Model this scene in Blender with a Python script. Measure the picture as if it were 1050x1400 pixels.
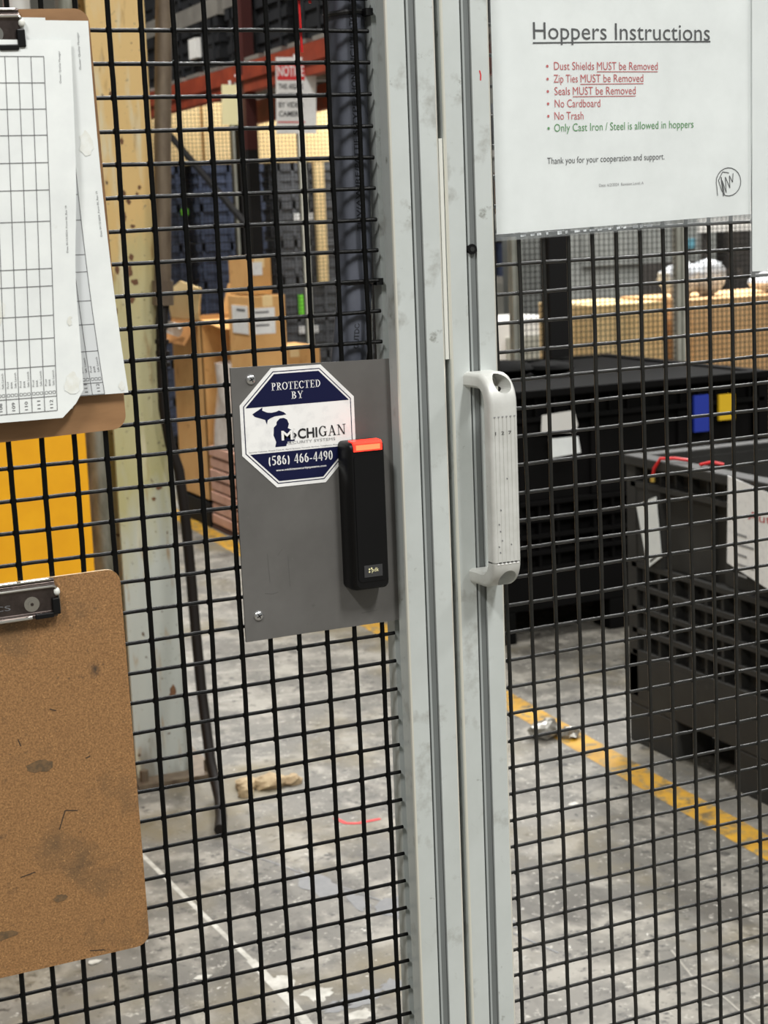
import bpy, bmesh, math, random
from mathutils import Vector, Matrix
random.seed(7)
S = bpy.context.scene
for o in list(bpy.data.objects): bpy.data.objects.remove(o)
COL = S.collection

# ------------------------------------------------------------------ camera
cd = bpy.data.cameras.new('camera'); cam = bpy.data.objects.new('camera', cd); COL.objects.link(cam)
R0 = ((0.9116436, -0.4091458, -0.0388018), (-0.1047956, -0.1401287, -0.9845719), (0.3973963, 0.9016450, -0.1706241))
cam.matrix_world = Matrix(((R0[0][0], -R0[1][0], -R0[2][0], -0.580034),
                           (R0[0][1], -R0[1][1], -R0[2][1], -1.274767),
                           (R0[0][2], -R0[1][2], -R0[2][2], 1.499958), (0, 0, 0, 1)))
cd.sensor_fit = 'VERTICAL'; cd.sensor_height = 36; cd.lens = 2271.34 / 1400 * 36
cd.clip_start = .05; cd.clip_end = 100
cd.dof.use_dof = True; cd.dof.focus_distance = 1.48; cd.dof.aperture_fstop = 18
S.camera = cam

# ------------------------------------------------------------------ light
w = bpy.data.worlds.new('hall_air'); S.world = w; w.use_nodes = True
bgn = w.node_tree.nodes['Background']; bgn.inputs[0].default_value = (.985, 1.0, .965, 1); bgn.inputs[1].default_value = .26
def area(x, y, z, sx, sy, e, tgt=None, col=(1, .996, .978)):
    l = bpy.data.lights.new('ceiling_light', 'AREA'); l.shape = 'RECTANGLE'; l.size = sx; l.size_y = sy; l.energy = e; l.color = col
    o = bpy.data.objects.new('ceiling_light', l); COL.objects.link(o); o.location = (x, y, z)
    if tgt: o.rotation_euler = (Vector(tgt) - Vector((x, y, z))).to_track_quat('-Z', 'Y').to_euler()
for (x, y, e) in [(.9, -3.4, 270), (-3.0, -3.0, 260), (3.6, -1.6, 150), (.6, 2.4, 105), (4.0, 2.6, 130), (1.0, 6.4, 260), (5.0, 6.6, 190), (2.6, 7.6, 230), (6.6, 7.6, 380), (3.0, 11.0, 150), (10, 13, 220)]:
    area(x, y, 5.4, .5, 1.6, e)
S.view_settings.view_transform = 'Standard'; S.view_settings.look = 'None'
S.view_settings.exposure = .0; S.view_settings.gamma = 1; S.view_settings.use_curve_mapping = False

# ------------------------------------------------------------------ materials
def lin(c):
    f = lambda v: (v / 255 / 12.92) if v / 255 <= .04045 else ((v / 255 + .055) / 1.055) ** 2.4
    return tuple(f(v) for v in c) + (1,)
def mat(name, c, rough=.6, metal=0., c2=None, scale=30, detail=6, lo=.35, hi=.65, bump=0., bscale=None, stretch=None, emit=None, alpha=None, spec=None, layers=()):
    m = bpy.data.materials.new(name); m.use_nodes = True; N = m.node_tree.nodes; L = m.node_tree.links
    b = N['Principled BSDF']; b.inputs['Base Color'].default_value = lin(c); b.inputs['Roughness'].default_value = rough; b.inputs['Metallic'].default_value = metal
    if spec is not None: b.inputs['Specular IOR Level'].default_value = spec
    tc = N.new('ShaderNodeTexCoord'); src = tc.outputs['Object']
    def noise(sc, st=None, det=detail, w0=0.):
        n = N.new('ShaderNodeTexNoise'); n.inputs['Scale'].default_value = sc; n.inputs['Detail'].default_value = det; n.inputs['Roughness'].default_value = .62
        mp = N.new('ShaderNodeMapping'); mp.inputs['Location'].default_value = (w0, w0 * .7, w0 * .3)
        if st: mp.inputs['Scale'].default_value = st
        L.new(src, mp.inputs[0]); L.new(mp.outputs[0], n.inputs['Vector']); return n.outputs['Fac']
    cur = None
    def mix(fac, colA, colB):
        mx = N.new('ShaderNodeMix'); mx.data_type = 'RGBA'; L.new(fac, mx.inputs[0])
        if isinstance(colA, tuple): mx.inputs[6].default_value = colA
        else: L.new(colA, mx.inputs[6])
        mx.inputs[7].default_value = colB; return mx.outputs[2]
    def ramp(f, a, z):
        r = N.new('ShaderNodeMapRange'); r.inputs[1].default_value = a; r.inputs[2].default_value = z; r.clamp = True; L.new(f, r.inputs[0]); return r.outputs[0]
    if c2:
        cur = mix(ramp(noise(scale, stretch), lo, hi), lin(c), lin(c2))
    for i, ly in enumerate(layers):   # (colour, scale, lo, hi, stretch)
        cur = mix(ramp(noise(ly[1], ly[4] if len(ly) > 4 else None, 5, 3.7 * (i + 1)), ly[2], ly[3]), cur if cur is not None else lin(c), lin(ly[0]))
    if cur is not None: L.new(cur, b.inputs['Base Color'])
    if bump:
        bn = N.new('ShaderNodeBump'); bn.inputs['Strength'].default_value = bump; bn.inputs['Distance'].default_value = .002
        L.new(noise(bscale or scale * 3), bn.inputs['Height']); L.new(bn.outputs[0], b.inputs['Normal'])
    if emit:
        b.inputs['Emission Color'].default_value = lin(emit[0]); b.inputs['Emission Strength'].default_value = emit[1]
    if alpha is not None: b.inputs['Alpha'].default_value = alpha
    return m
M = {}
M['alu'] = mat('anodised_aluminium', (204, 209, 206), .42, .25, (190, 195, 191), 9, lo=.4, hi=.75, layers=[((158, 158, 151), 22, .56, .72), ((128, 128, 120), 50, .66, .76)])
M['aluglint'] = mat('edge_highlight', (240, 238, 226), .28, .5)  # bright edge highlight put into the colour of the profile chamfers
M['cover'] = mat('slot_cover_grey', (116, 120, 119), .5, .1, (104, 108, 106), 20, stretch=(4, 4, .3))
M['coverlight'] = mat('slot_cover_bead', (160, 165, 163), .5, .1)
M['dark'] = mat('dark_slot', (26, 28, 26), .7)
M['wire'] = mat('black_coated_wire', (6, 6, 6), .36, 0, (11, 11, 10), 70, spec=.16, bump=.25, bscale=160)
M['wireg'] = mat('worn_coated_wire', (34, 33, 30), .38, 0, (22, 22, 20), 60, spec=.42, bump=.25, bscale=160)
M['steelplate'] = mat('grey_painted_steel', (104, 102, 99), .5, .2, (93, 91, 88), 14, layers=[((122, 121, 118), 90, .7, .8), ((78, 76, 73), 30, .68, .78)])
M['platescratch'] = mat('plate_scratch', (84, 82, 79), .6)
M['white'] = mat('sticker_white', (234, 233, 230), .4, 0, (208, 207, 206), 60, lo=.5, hi=.8)
M['navy'] = mat('sticker_navy', (10, 15, 54), .45, spec=.3)
M['ink'] = mat('black_ink', (24, 24, 26), .6)
M['inkgrey'] = mat('grey_ink', (100, 100, 102), .7)
M['greyink2'] = mat('pale_grey_ink', (138, 138, 138), .7)
M['red'] = mat('red_ink', (178, 62, 62), .7)
M['green'] = mat('green_ink', (62, 132, 62), .7)
M['zinc'] = mat('zinc_screw', (205, 205, 205), .22, .9)
M['blackplastic'] = mat('black_plastic', (9, 9, 10), .4, 0, (6, 6, 7), 200, spec=.3)
M['blackplasticface'] = mat('black_plastic_face', (7, 7, 8), .5, spec=.25)
M['led'] = mat('red_led', (255, 60, 40), .3, emit=((255, 48, 36), 1.5))
M['ledcore'] = mat('red_led_core', (255, 120, 80), .3, emit=((255, 84, 50), 2.2))
M['tag'] = mat('reader_badge', (52, 52, 53), .5)
M['cream'] = mat('pale_print', (236, 228, 178), .5)
M['handle'] = mat('cast_handle', (208, 208, 203), .42, .15, (190, 190, 184), 30, layers=[((120, 118, 110), 150, .7, .78)])
M['handlerib'] = mat('handle_groove', (150, 148, 140), .6)
M['paper'] = mat('paper', (226, 229, 226), .75, 0, (216, 219, 217), 22, layers=[((196, 196, 186), 40, .7, .85)])
M['paperg'] = mat('paper_grey_cells', (204, 207, 207), .75)
M['smudge'] = mat('smudge', (214, 214, 205), .8, 0, (224, 226, 222), 120, lo=.35, hi=.6)
M['sign'] = mat('sign_paper', (222, 226, 224), .55, 0, (212, 216, 214), 16)
M['board'] = mat('hardboard', (157, 116, 72), .6, 0, (118, 84, 49), 620, lo=.38, hi=.62, bump=.2, layers=[((92, 73, 50), 11, .54, .72), ((190, 144, 92), 800, .6, .68), ((66, 52, 38), 30, .63, .74), ((96, 72, 46), 150, .66, .72)])
M['scuffmark'] = mat('dark_scuff', (62, 48, 34), .8)
M['boardsmear'] = mat('grey_smear', (112, 86, 56), .7, 0, (88, 70, 48), 300, lo=.4, hi=.6)
M['boardu'] = mat('hardboard_smooth', (150, 112, 74), .6, 0, (132, 97, 62), 14, stretch=(1, 1, 4), lo=.4, hi=.7, layers=[((104, 80, 54), 60, .68, .76)])
M['boardedge'] = mat('hardboard_edge', (205, 178, 140), .7)
M['chrome'] = mat('clip_steel', (206, 203, 196), .16, 1.)
M['darksteel'] = mat('clip_plate_steel', (92, 82, 78), .34, .85, (72, 64, 60), 90)
M['conduit'] = mat('grey_black_conduit', (84, 87, 97), .5, 0, (68, 71, 80), 40, stretch=(1, 1, .3))
M['conduitink'] = mat('conduit_print', (22, 24, 30), .6)
M['hosewhite'] = mat('dirty_white_plastic', (214, 214, 206), .5)
M['tie'] = mat('black_cable_tie', (14, 14, 15), .4)
M['redtie'] = mat('red_cable_tie', (205, 34, 36), .4)
M['colcream'] = mat('cream_column_paint', (212, 184, 128), .6, 0, (198, 166, 106), 8, stretch=(3, 3, .5), layers=[((166, 126, 74), 22, .6, .72, (2, 2, .5)), ((88, 56, 34), 42, .71, .76)])
M['colgrey'] = mat('grey_column_paint', (186, 190, 184), .6, 0, (166, 170, 160), 14, layers=[((186, 176, 112), 7, .5, .68, (3, 3, .3)), ((120, 116, 96), 60, .7, .78)])
M['colmix'] = mat('stained_column_paint', (184, 180, 136), .6, 0, (170, 160, 108), 9, stretch=(3, 3, .5), layers=[((190, 192, 182), 14, .5, .65, (3, 3, .4)), ((84, 60, 44), 40, .7, .75)])
M['pipebrown'] = mat('brown_grey_conduit', (112, 98, 80), .5, .3, (86, 72, 58), 16, stretch=(2, 2, .5))
M['pipegrey'] = mat('grey_pipe', (150, 150, 138), .45, .4, (108, 106, 92), 14, stretch=(2, 2, .6))
M['cable'] = mat('dark_brown_cable', (22, 16, 12), .6, spec=.25)
M['yellow'] = mat('yellow_guard_paint', (248, 178, 8), .5, 0, (240, 168, 4), 12, layers=[((196, 132, 14), 30, .68, .78)])
M['rust'] = mat('rust_spot', (84, 54, 38), .8, 0, (120, 84, 52), 120)
M['pale'] = mat('pale_panel', (206, 204, 198), .6)
M['redpipe'] = mat('red_pipe_paint', (190, 18, 26), .45)
M['orange'] = mat('orange_rack_paint', (142, 58, 32), .6, 0, (112, 42, 24), 8, spec=.3)
M['maroon'] = mat('maroon_rack_paint', (60, 22, 18), .6, spec=.3)
M['blackpost'] = mat('black_post_paint', (15, 14, 14), .7, spec=.25)
M['totedark'] = mat('black_rack_tote', (24, 25, 28), .6, 0, (16, 17, 19), 6, spec=.3)
M['rackgrey'] = mat('grey_plastic', (116, 112, 104), .6, 0, (92, 88, 82), 5)
M['tote'] = mat('navy_black_tote', (80, 91, 118), .5, 0, (60, 69, 90), 6)
M['totegrey'] = mat('charcoal_tote', (92, 94, 98), .5, 0, (74, 76, 80), 6)
M['card'] = mat('cardboard', (214, 166, 104), .75, 0, (202, 150, 88), 5, layers=[((160, 112, 58), 18, .62, .75)])
M['cardlight'] = mat('pale_cardboard', (242, 214, 160), .75, 0, (234, 202, 144), 4)
M['cardtan'] = mat('tan_cardboard', (236, 192, 138), .75, 0, (226, 178, 122), 5)
M['carddark'] = mat('dark_brown_cardboard', (168, 118, 66), .75, 0, (150, 102, 54), 6)  # darker brown board colour, also on pallets and crates
M['pinkwood'] = mat('pink_board', (206, 164, 144), .65, 0, (188, 142, 122), 9)
M['pinkdark'] = mat('dark_gap', (72, 44, 36), .8)
M['film'] = mat('stretch_film', (214, 206, 198), .18, 0, (190, 176, 166), 18, bump=.8, bscale=22)
M['clearfilm'] = mat('clear_film', (225, 225, 222), .15, 0, (170, 168, 164), 30, bump=.8, bscale=30, alpha=.75)
M['bin'] = mat('black_bulk_plastic', (15, 14, 14), .8, 0, (11, 11, 10), 5, spec=.07)
M['bin2'] = mat('charcoal_bulk_plastic', (52, 51, 48), .65, 0, (42, 41, 39), 6, spec=.3, layers=[((74, 73, 69), 40, .66, .8)])
M['blue'] = mat('blue_tag', (24, 48, 150), .6)
M['yel'] = mat('yellow_tag', (214, 174, 30), .5)
M['limegreen'] = mat('green_tag', (126, 226, 60), .5)
M['galv'] = mat('galvanised_post', (176, 176, 164), .45, .3, (156, 156, 146), 10)
M['whitebag'] = mat('white_bag', (226, 228, 230), .3, 0, (188, 192, 196), 12, bump=.9, bscale=12)
M['machine'] = mat('machine_grey', (126, 128, 124), .5, 0, (106, 108, 105), 3)
M['machdark'] = mat('machine_dark', (58, 54, 50), .6, 0, (40, 38, 37), 3, layers=[((92, 84, 76), 5, .6, .7)])
M['cyan'] = mat('cyan_panel', (86, 136, 150), .5)
M['purple'] = mat('violet_blue_tote', (76, 74, 132), .5)
M['wall'] = mat('hall_wall', (120, 118, 110), .8, 0, (104, 102, 95), 1.2)
M['floor'] = mat('worn_concrete', (111, 107, 99), .6, 0, (89, 86, 79), 2.4, detail=10, lo=.38, hi=.62, bump=.2, bscale=30,
                 layers=[((140, 135, 125), 7, .48, .62), ((78, 74, 67), 6, .54, .66, (1.2, .5, 1)), ((60, 57, 53), 26, .58, .67), ((166, 162, 152), 60, .6, .69), ((108, 98, 74), 1.8, .52, .68), ((50, 48, 46), 80, .64, .7), ((206, 203, 194), 34, .7, .73)])
M['floory'] = mat('yellow_floor_paint', (196, 148, 26), .6, 0, (164, 120, 24), 9, layers=[((128, 112, 76), 30, .5, .62), ((92, 78, 50), 14, .55, .66)])
M['floorw'] = mat('pale_floor_paint', (200, 197, 188), .6, 0, (158, 154, 144), 26)
M['floorscuff'] = mat('pale_floor_scuff', (156, 152, 142), .6, 0, (132, 127, 117), 14)
M['floord'] = mat('dark_floor_patch', (96, 97, 99), .4, 0, (112, 112, 112), 30)
M['crust'] = mat('broken_grout', (178, 158, 124), .85, 0, (140, 118, 88), 26, bump=.8, bscale=40)
M['foil'] = mat('crumpled_foil', (170, 168, 160), .3, .4, (110, 106, 98), 60)
M['brass'] = mat('brass_end', (210, 180, 90), .3, .6)
M['sleeve'] = mat('clear_sleeve', (222, 226, 226), .15, 0, alpha=.10)
M['sleeveglint'] = mat('sleeve_glint', (226, 230, 232), .1, 0, (150, 154, 156), 90, lo=.45, hi=.55, alpha=.85)
M['sleeveedge'] = mat('sleeve_seal', (150, 154, 154), .15, 0, (120, 124, 124), 60, alpha=.5)

def paint_by_height(name, stops, amp=.25):
    m = mat(name, (128, 128, 128), .6); N = m.node_tree.nodes; L = m.node_tree.links; b = N['Principled BSDF']
    tc = N.new('ShaderNodeTexCoord'); sp = N.new('ShaderNodeSeparateXYZ'); L.new(tc.outputs['Object'], sp.inputs[0])
    def noise(sc, st, w0):
        n = N.new('ShaderNodeTexNoise'); n.inputs['Scale'].default_value = sc; n.inputs['Detail'].default_value = 6; mp = N.new('ShaderNodeMapping')
        mp.inputs['Scale'].default_value = st; mp.inputs['Location'].default_value = (w0, w0, w0); L.new(tc.outputs['Object'], mp.inputs[0]); L.new(mp.outputs[0], n.inputs['Vector']); return n.outputs['Fac']
    ad = N.new('ShaderNodeMath'); ad.operation = 'MULTIPLY_ADD'; L.new(noise(9, (2.5, 1, .6), 0), ad.inputs[0]); ad.inputs[1].default_value = amp * 2; L.new(sp.outputs[2], ad.inputs[2])
    mr = N.new('ShaderNodeMapRange'); mr.inputs[1].default_value = amp; mr.inputs[2].default_value = 2.4 + amp; L.new(ad.outputs[0], mr.inputs[0])
    cr = N.new('ShaderNodeValToRGB'); L.new(mr.outputs[0], cr.inputs[0])
    while len(cr.color_ramp.elements) < len(stops): cr.color_ramp.elements.new(.5)
    for e, (z, c) in zip(cr.color_ramp.elements, stops): e.position = z / 2.4; e.color = lin(c)
    cur = cr.outputs[0]
    for (c, sc, lo, hi, st, w0) in (((150, 116, 66), 20, .6, .74, (2, 2, .35), 3), ((206, 198, 168), 14, .6, .75, (2, 2, .3), 9), ((84, 62, 44), 55, .68, .73, (1, 1, .8), 5), ((120, 112, 92), 90, .66, .74, (1, 1, 1), 7)):
        mr2 = N.new('ShaderNodeMapRange'); mr2.inputs[1].default_value = lo; mr2.inputs[2].default_value = hi; L.new(noise(sc, st, w0), mr2.inputs[0])
        mx = N.new('ShaderNodeMix'); mx.data_type = 'RGBA'; L.new(mr2.outputs[0], mx.inputs[0]); L.new(cur, mx.inputs[6]); mx.inputs[7].default_value = lin(c); cur = mx.outputs[2]
    L.new(cur, b.inputs['Base Color']); return m
M['colpaint'] = paint_by_height('worn_column_paint', [(0, (128, 126, 116)), (.12, (168, 172, 166)), (.62, (182, 186, 178)), (.85, (176, 170, 122)), (1.15, (184, 178, 138)), (1.42, (186, 170, 118)), (1.55, (208, 174, 112)), (2.4, (214, 182, 124))])

# ------------------------------------------------------------------ mesh builder (coordinates in metres, world unless local)
_txt = {}
def text_tris(body, bold=0.):
    k = (body, bold)
    if k in _txt: return _txt[k]
    c = bpy.data.curves.new('t', 'FONT'); c.body = body; c.resolution_u = 3; c.offset = bold; c.fill_mode = 'FRONT'
    o = bpy.data.objects.new('t', c); COL.objects.link(o)
    dg = bpy.context.evaluated_depsgraph_get(); dg.update()
    me = bpy.data.meshes.new_from_object(o.evaluated_get(dg))
    P = [(v.co.x, v.co.y) for v in me.vertices]; F = [tuple(p.vertices) for p in me.polygons]
    bpy.data.objects.remove(o); bpy.data.curves.remove(c); bpy.data.meshes.remove(me)
    _txt[k] = (P, F); return P, F
class MB:
    def __init__(s): s.v = []; s.f = []; s.fm = []; s.m = []
    def mi(s, m):
        if m not in s.m: s.m.append(m)
        return s.m.index(m)
    def add(s, vs, fs, m):
        n = len(s.v); s.v += [tuple(v) for v in vs]; i = s.mi(m)
        for f in fs: s.f.append([n + a for a in f]); s.fm.append(i)
    def box(s, x0, x1, y0, y1, z0, z1, m, rot=None):
        vs = [(x, y, z) for z in (z0, z1) for y in (y0, y1) for x in (x0, x1)]
        if rot: vs = [rot @ Vector(v) for v in vs]
        s.add(vs, [(0, 2, 3, 1), (4, 5, 7, 6), (0, 1, 5, 4), (2, 6, 7, 3), (0, 4, 6, 2), (1, 3, 7, 5)], m); return s
    def poly(s, pts, m): s.add(pts, [list(range(len(pts)))], m); return s
    def prism(s, pts, d, m, msides=None):      # pts: 3D ring, d: offset vector
        n = len(pts); d = Vector(d); P = [Vector(p) for p in pts]; vs = P + [p + d for p in P]
        s.add(vs, [list(range(n))[::-1], list(range(n, 2 * n))], m)
        s.add(vs, [(i, (i + 1) % n, n + (i + 1) % n, n + i) for i in range(n)], msides or m); return s
    def tube(s, path, r, m, seg=10, cap=True, flat=1.):
        P = [Vector(p) for p in path]; vs = []; up = None
        for i, p in enumerate(P):
            t = (P[min(i + 1, len(P) - 1)] - P[max(i - 1, 0)]).normalized()
            if up is None: up = t.orthogonal().normalized()
            up = (up - t * up.dot(t)).normalized(); b = t.cross(up); rr = r[i] if isinstance(r, (list, tuple)) else r
            for k in range(seg):
                a = 2 * math.pi * k / seg; vs.append(p + up * math.cos(a) * rr + b * math.sin(a) * rr * flat)
        fs = [(i * seg + k, i * seg + (k + 1) % seg, (i + 1) * seg + (k + 1) % seg, (i + 1) * seg + k) for i in range(len(P) - 1) for k in range(seg)]
        if cap: fs += [list(range(seg))[::-1], list(range((len(P) - 1) * seg, len(P) * seg))]
        s.add(vs, fs, m); return s
    def ball(s, c, rx, ry, rz, m, nu=8, nv=5, jit=0.):
        vs = [(c[0], c[1], c[2] - rz)]
        for j in range(1, nv):
            a = -math.pi / 2 + math.pi * j / nv
            for k in range(nu):
                b = 2 * math.pi * k / nu; q = 1 + random.uniform(-jit, jit)
                vs.append((c[0] + rx * q * math.cos(a) * math.cos(b), c[1] + ry * q * math.cos(a) * math.sin(b), c[2] + rz * q * math.sin(a)))
        vs.append((c[0], c[1], c[2] + rz)); T = len(vs) - 1
        fs = [(0, 1 + (k + 1) % nu, 1 + k) for k in range(nu)]
        for j in range(nv - 2):
            for k in range(nu):
                a = 1 + j * nu; fs.append((a + k, a + (k + 1) % nu, a + nu + (k + 1) % nu, a + nu + k))
        a = 1 + (nv - 2) * nu; fs += [(a + k, a + (k + 1) % nu, T) for k in range(nu)]
        s.add(vs, fs, m); return s
    def grid(s, fn, nu, nv, m):
        vs = [fn(i / nu, j / nv) for j in range(nv + 1) for i in range(nu + 1)]
        s.add(vs, [(j * (nu + 1) + i, j * (nu + 1) + i + 1, (j + 1) * (nu + 1) + i + 1, (j + 1) * (nu + 1) + i) for j in range(nv) for i in range(nu)], m); return s
    def text(s, body, x0, x1, z, h, m, fn, bold=0., vert=False):   # caps height h, spans x0..x1 on baseline z; fn(s,t)->3D ; vert: runs upwards from (x0) baseline at x=z
        P, F = text_tris(body, bold); a = min(p[0] for p in P); b = max(p[0] for p in P)
        kx = (x1 - x0) / (b - a); kz = h / .69
        if vert: vs = [fn(z - p[1] * kz, x0 + (p[0] - a) * kx) for p in P]
        else: vs = [fn(x0 + (p[0] - a) * kx, z + p[1] * kz) for p in P]
        s.add(vs, F, m); return s
    def strip(s, pts, wd, m, fn):            # flat stroke in sheet space
        for (a, b) in zip(pts[:-1], pts[1:]):
            dx, dz = b[0] - a[0], b[1] - a[1]; l = math.hypot(dx, dz) or 1; nx, nz = -dz / l * wd / 2, dx / l * wd / 2
            s.add([fn(a[0] + nx, a[1] + nz), fn(a[0] - nx, a[1] - nz), fn(b[0] - nx, b[1] - nz), fn(b[0] + nx, b[1] + nz)], [(0, 1, 2, 3)], m)
        return s
    def build(s, name, parent=None, loc=None, local=False, smooth=False, bevel=0., seg=2):
        off = Vector((0, 0, 0))
        if parent is not None and not local:
            p = parent
            while p.parent: p = p.parent
            off = Vector(p.location)
        if loc is not None: off = Vector(loc)
        me = bpy.data.meshes.new(name); me.from_pydata([tuple(Vector(v) - off) for v in s.v], [], s.f)
        for m in s.m: me.materials.append(M[m])
        for p, i in zip(me.polygons, s.fm): p.material_index = i; p.use_smooth = smooth
        me.update(); bm = bmesh.new(); bm.from_mesh(me); bmesh.ops.recalc_face_normals(bm, faces=bm.faces) if not getattr(s, 'keep', False) else None; bm.to_mesh(me); bm.free()
        if smooth:
            me.set_sharp_from_angle(angle=math.radians(40))
        o = bpy.data.objects.new(name, me); COL.objects.link(o)
        if loc is not None and parent is None: o.location = loc
        if parent is not None: o.parent = parent
        if bevel:
            b = o.modifiers.new('bevel', 'BEVEL'); b.width = bevel; b.segments = seg; b.limit_method = 'ANGLE'; b.angle_limit = .6
        return o
def tag(o, label=None, cat=None, group=None, kind=None):
    if label: o['label'] = label
    if cat: o['category'] = cat
    if group: o['group'] = group
    if kind: o['kind'] = kind
    return o
def thing(name, label, cat, loc, group=None, rot=None):
    o = bpy.data.objects.new(name, None); COL.objects.link(o); o.location = loc; o.empty_display_size = .05
    if rot: o.rotation_euler = rot
    return tag(o, label, cat, group)
def cut(o, cutter):                             # bake a boolean difference, then drop the cutter
    c = cutter.build('tmp', local=True); c.parent = o.parent
    md = o.modifiers.new('b', 'BOOLEAN'); md.object = c; md.operation = 'DIFFERENCE'; md.solver = 'EXACT'
    dg = bpy.context.evaluated_depsgraph_get(); dg.update()
    me = bpy.data.meshes.new_from_object(o.evaluated_get(dg)); o.modifiers.clear(); o.data = me
    bpy.data.objects.remove(c)
def copy_tree(o, parent=None):
    c = o.copy(); COL.objects.link(c); c.parent = parent
    for ch in list(o.children): copy_tree(ch, c)
    return c

# ------------------------------------------------------------------ setting
f = MB()
f.box(-6, 16, -6, 18, -.1, 0, 'floor')
def floorstrip(pts, wd, m, z=.0006):
    f.strip(pts, wd, m, lambda x, y: (x, y, z))
floorstrip([(1.70, .6), (1.765, 2.4), (1.82, 3.6), (1.90, 5.6), (1.97, 7.6), (2.03, 9.6)], .095, 'floory')
floorstrip([(.405, 2.62), (.425, 2.2), (.445, 1.83)], .012, 'floorw', .0005)
floorstrip([(.445, 1.83), (.45, 1.6), (.44, 1.4)], .02, 'floorw', .0005)
def blob(cx, cy, rx, ry, m, n=22, z=.0007, j=.35):
    f.poly([(cx + rx * (1 + random.uniform(-j, j)) * math.cos(2 * math.pi * k / n), cy + ry * (1 + random.uniform(-j, j)) * math.sin(2 * math.pi * k / n), z) for k in range(n)], m)
for a in [(.72, 2.13, .035, .10), (.83, 1.92, .05, .06), (.58, 1.56, .05, .03), (.66, 1.58, .03, .025), (.52, 1.55, .03, .02), (.76, 2.0, .02, .06), (1.0, 1.74, .02, .03)]:
    blob(*a, 'floord')
for a in [(.51, 1.62, .03, .03), (.55, 1.50, .03, .02), (.73, 1.44, .04, .02), (.47, 1.70, .02, .03)]:
    blob(*a, 'floorw', z=.0004)
floorstrip([(.62, 2.45), (.76, 2.1), (.86, 1.85), (.98, 1.7), (1.02, 1.55)], .005, 'floord', .0008)
floorstrip([(1.23, 1.45), (1.19, 1.30), (1.20, 1.22), (1.18, 1.08)], .005, 'floorscuff', .0008)
for a in [((2.1, 4.4), (1.25, 4.9)), ((2.0, 3.75), (1.1, 4.05)), ((1.7, 4.7), (1.0, 4.9)), ((1.5, 3.6), (.95, 3.72)), ((1.68, 5.6), (1.0, 5.3))]:
    floorstrip(list(a), .010, 'floorscuff', .0004)
o = f.build('floor'); tag(o, 'worn grey concrete floor with a yellow painted line', 'floor', kind='structure')
tag(MB().box(-6, 16, 17.9, 18, 0, 6, 'wall').build('wall_back'), 'grey far wall of the hall', 'wall', kind='structure')
tag(MB().box(15.9, 16, -6, 17.9, 0, 6, 'wall').build('wall_right'), 'grey right wall of the hall', 'wall', kind='structure')
tag(MB().box(-6, -5.9, -6, 17.9, 0, 6, 'wall').build('wall_left'), 'grey left wall of the hall', 'wall', kind='structure')

# ------------------------------------------------------------------ aluminium profiles
def profile_ring(cx, cy, h=.0222):
    q = [(-h + .0006, -h + .0006), (-h + .002, -h), (-.005, -h), (-.005, -h + .0045), (-.009, -h + .0045), (-.006, -h + .012), (.006, -h + .012), (.009, -h + .0045), (.005, -h + .0045), (.005, -h), (h - .002, -h)]
    pts = []
    for k in range(4):
        c, s_ = [(1, 0), (0, 1), (-1, 0), (0, -1)][k]
        pts += [(cx + x * c - y * s_, cy + x * s_ + y * c) for x, y in q]
    return pts
def profile(mb, cx, cy, z0, z1, m='alu'):
    R_ = profile_ring(cx, cy); n = len(R_); vs = [(x, y, z0) for x, y in R_] + [(x, y, z1) for x, y in R_]
    mb.add(vs, [list(range(n))[::-1], list(range(n, 2 * n))], m)
    for i in range(n): mb.add([vs[i], vs[(i + 1) % n], vs[n + (i + 1) % n], vs[n + i]], [(0, 1, 2, 3)], 'aluglint' if m == 'alu' and i % 11 in (0, 10) else m)
def cover(mb, cx, y, z0, z1):
    mb.box(cx - .0049, cx + .0049, y + .0040, y + .0046, z0, z1, 'dark')
    mb.box(cx - .0030, cx - .0012, y + .0006, y + .0041, z0, z1, 'coverlight')
    mb.box(cx - .0012, cx + .0040, y + .0018, y + .0041, z0, z1, 'cover')
PX, DX, YC = .0120, .0615, 0.0
post = thing('fence_post', 'pale grey aluminium slotted post left of the narrow dark gap, beside the card reader plate', 'post', (PX, YC, 0))
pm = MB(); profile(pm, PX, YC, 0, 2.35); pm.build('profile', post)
c = MB(); cover(c, PX, YC - .0222, .0, 2.35); c.build('slot_cover', post)
c = MB(); c.box(.0345, .0375, -.012, .012, 0, 2.3, 'dark'); c.build('gap_shade', post)  # dark strip added to stand for the shade inside the gap
c = MB(); c.box(.0352, .0386, -.0195, -.0125, 1.386, 1.5675, 'hosewhite'); c.build('strike_strip', post)['label'] = 'thin white strip in the gap'
b = MB(); b.box(PX - .05, PX + .02, -.05, .05, -.0, .008, 'alu'); b.build('foot_plate', post)

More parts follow.
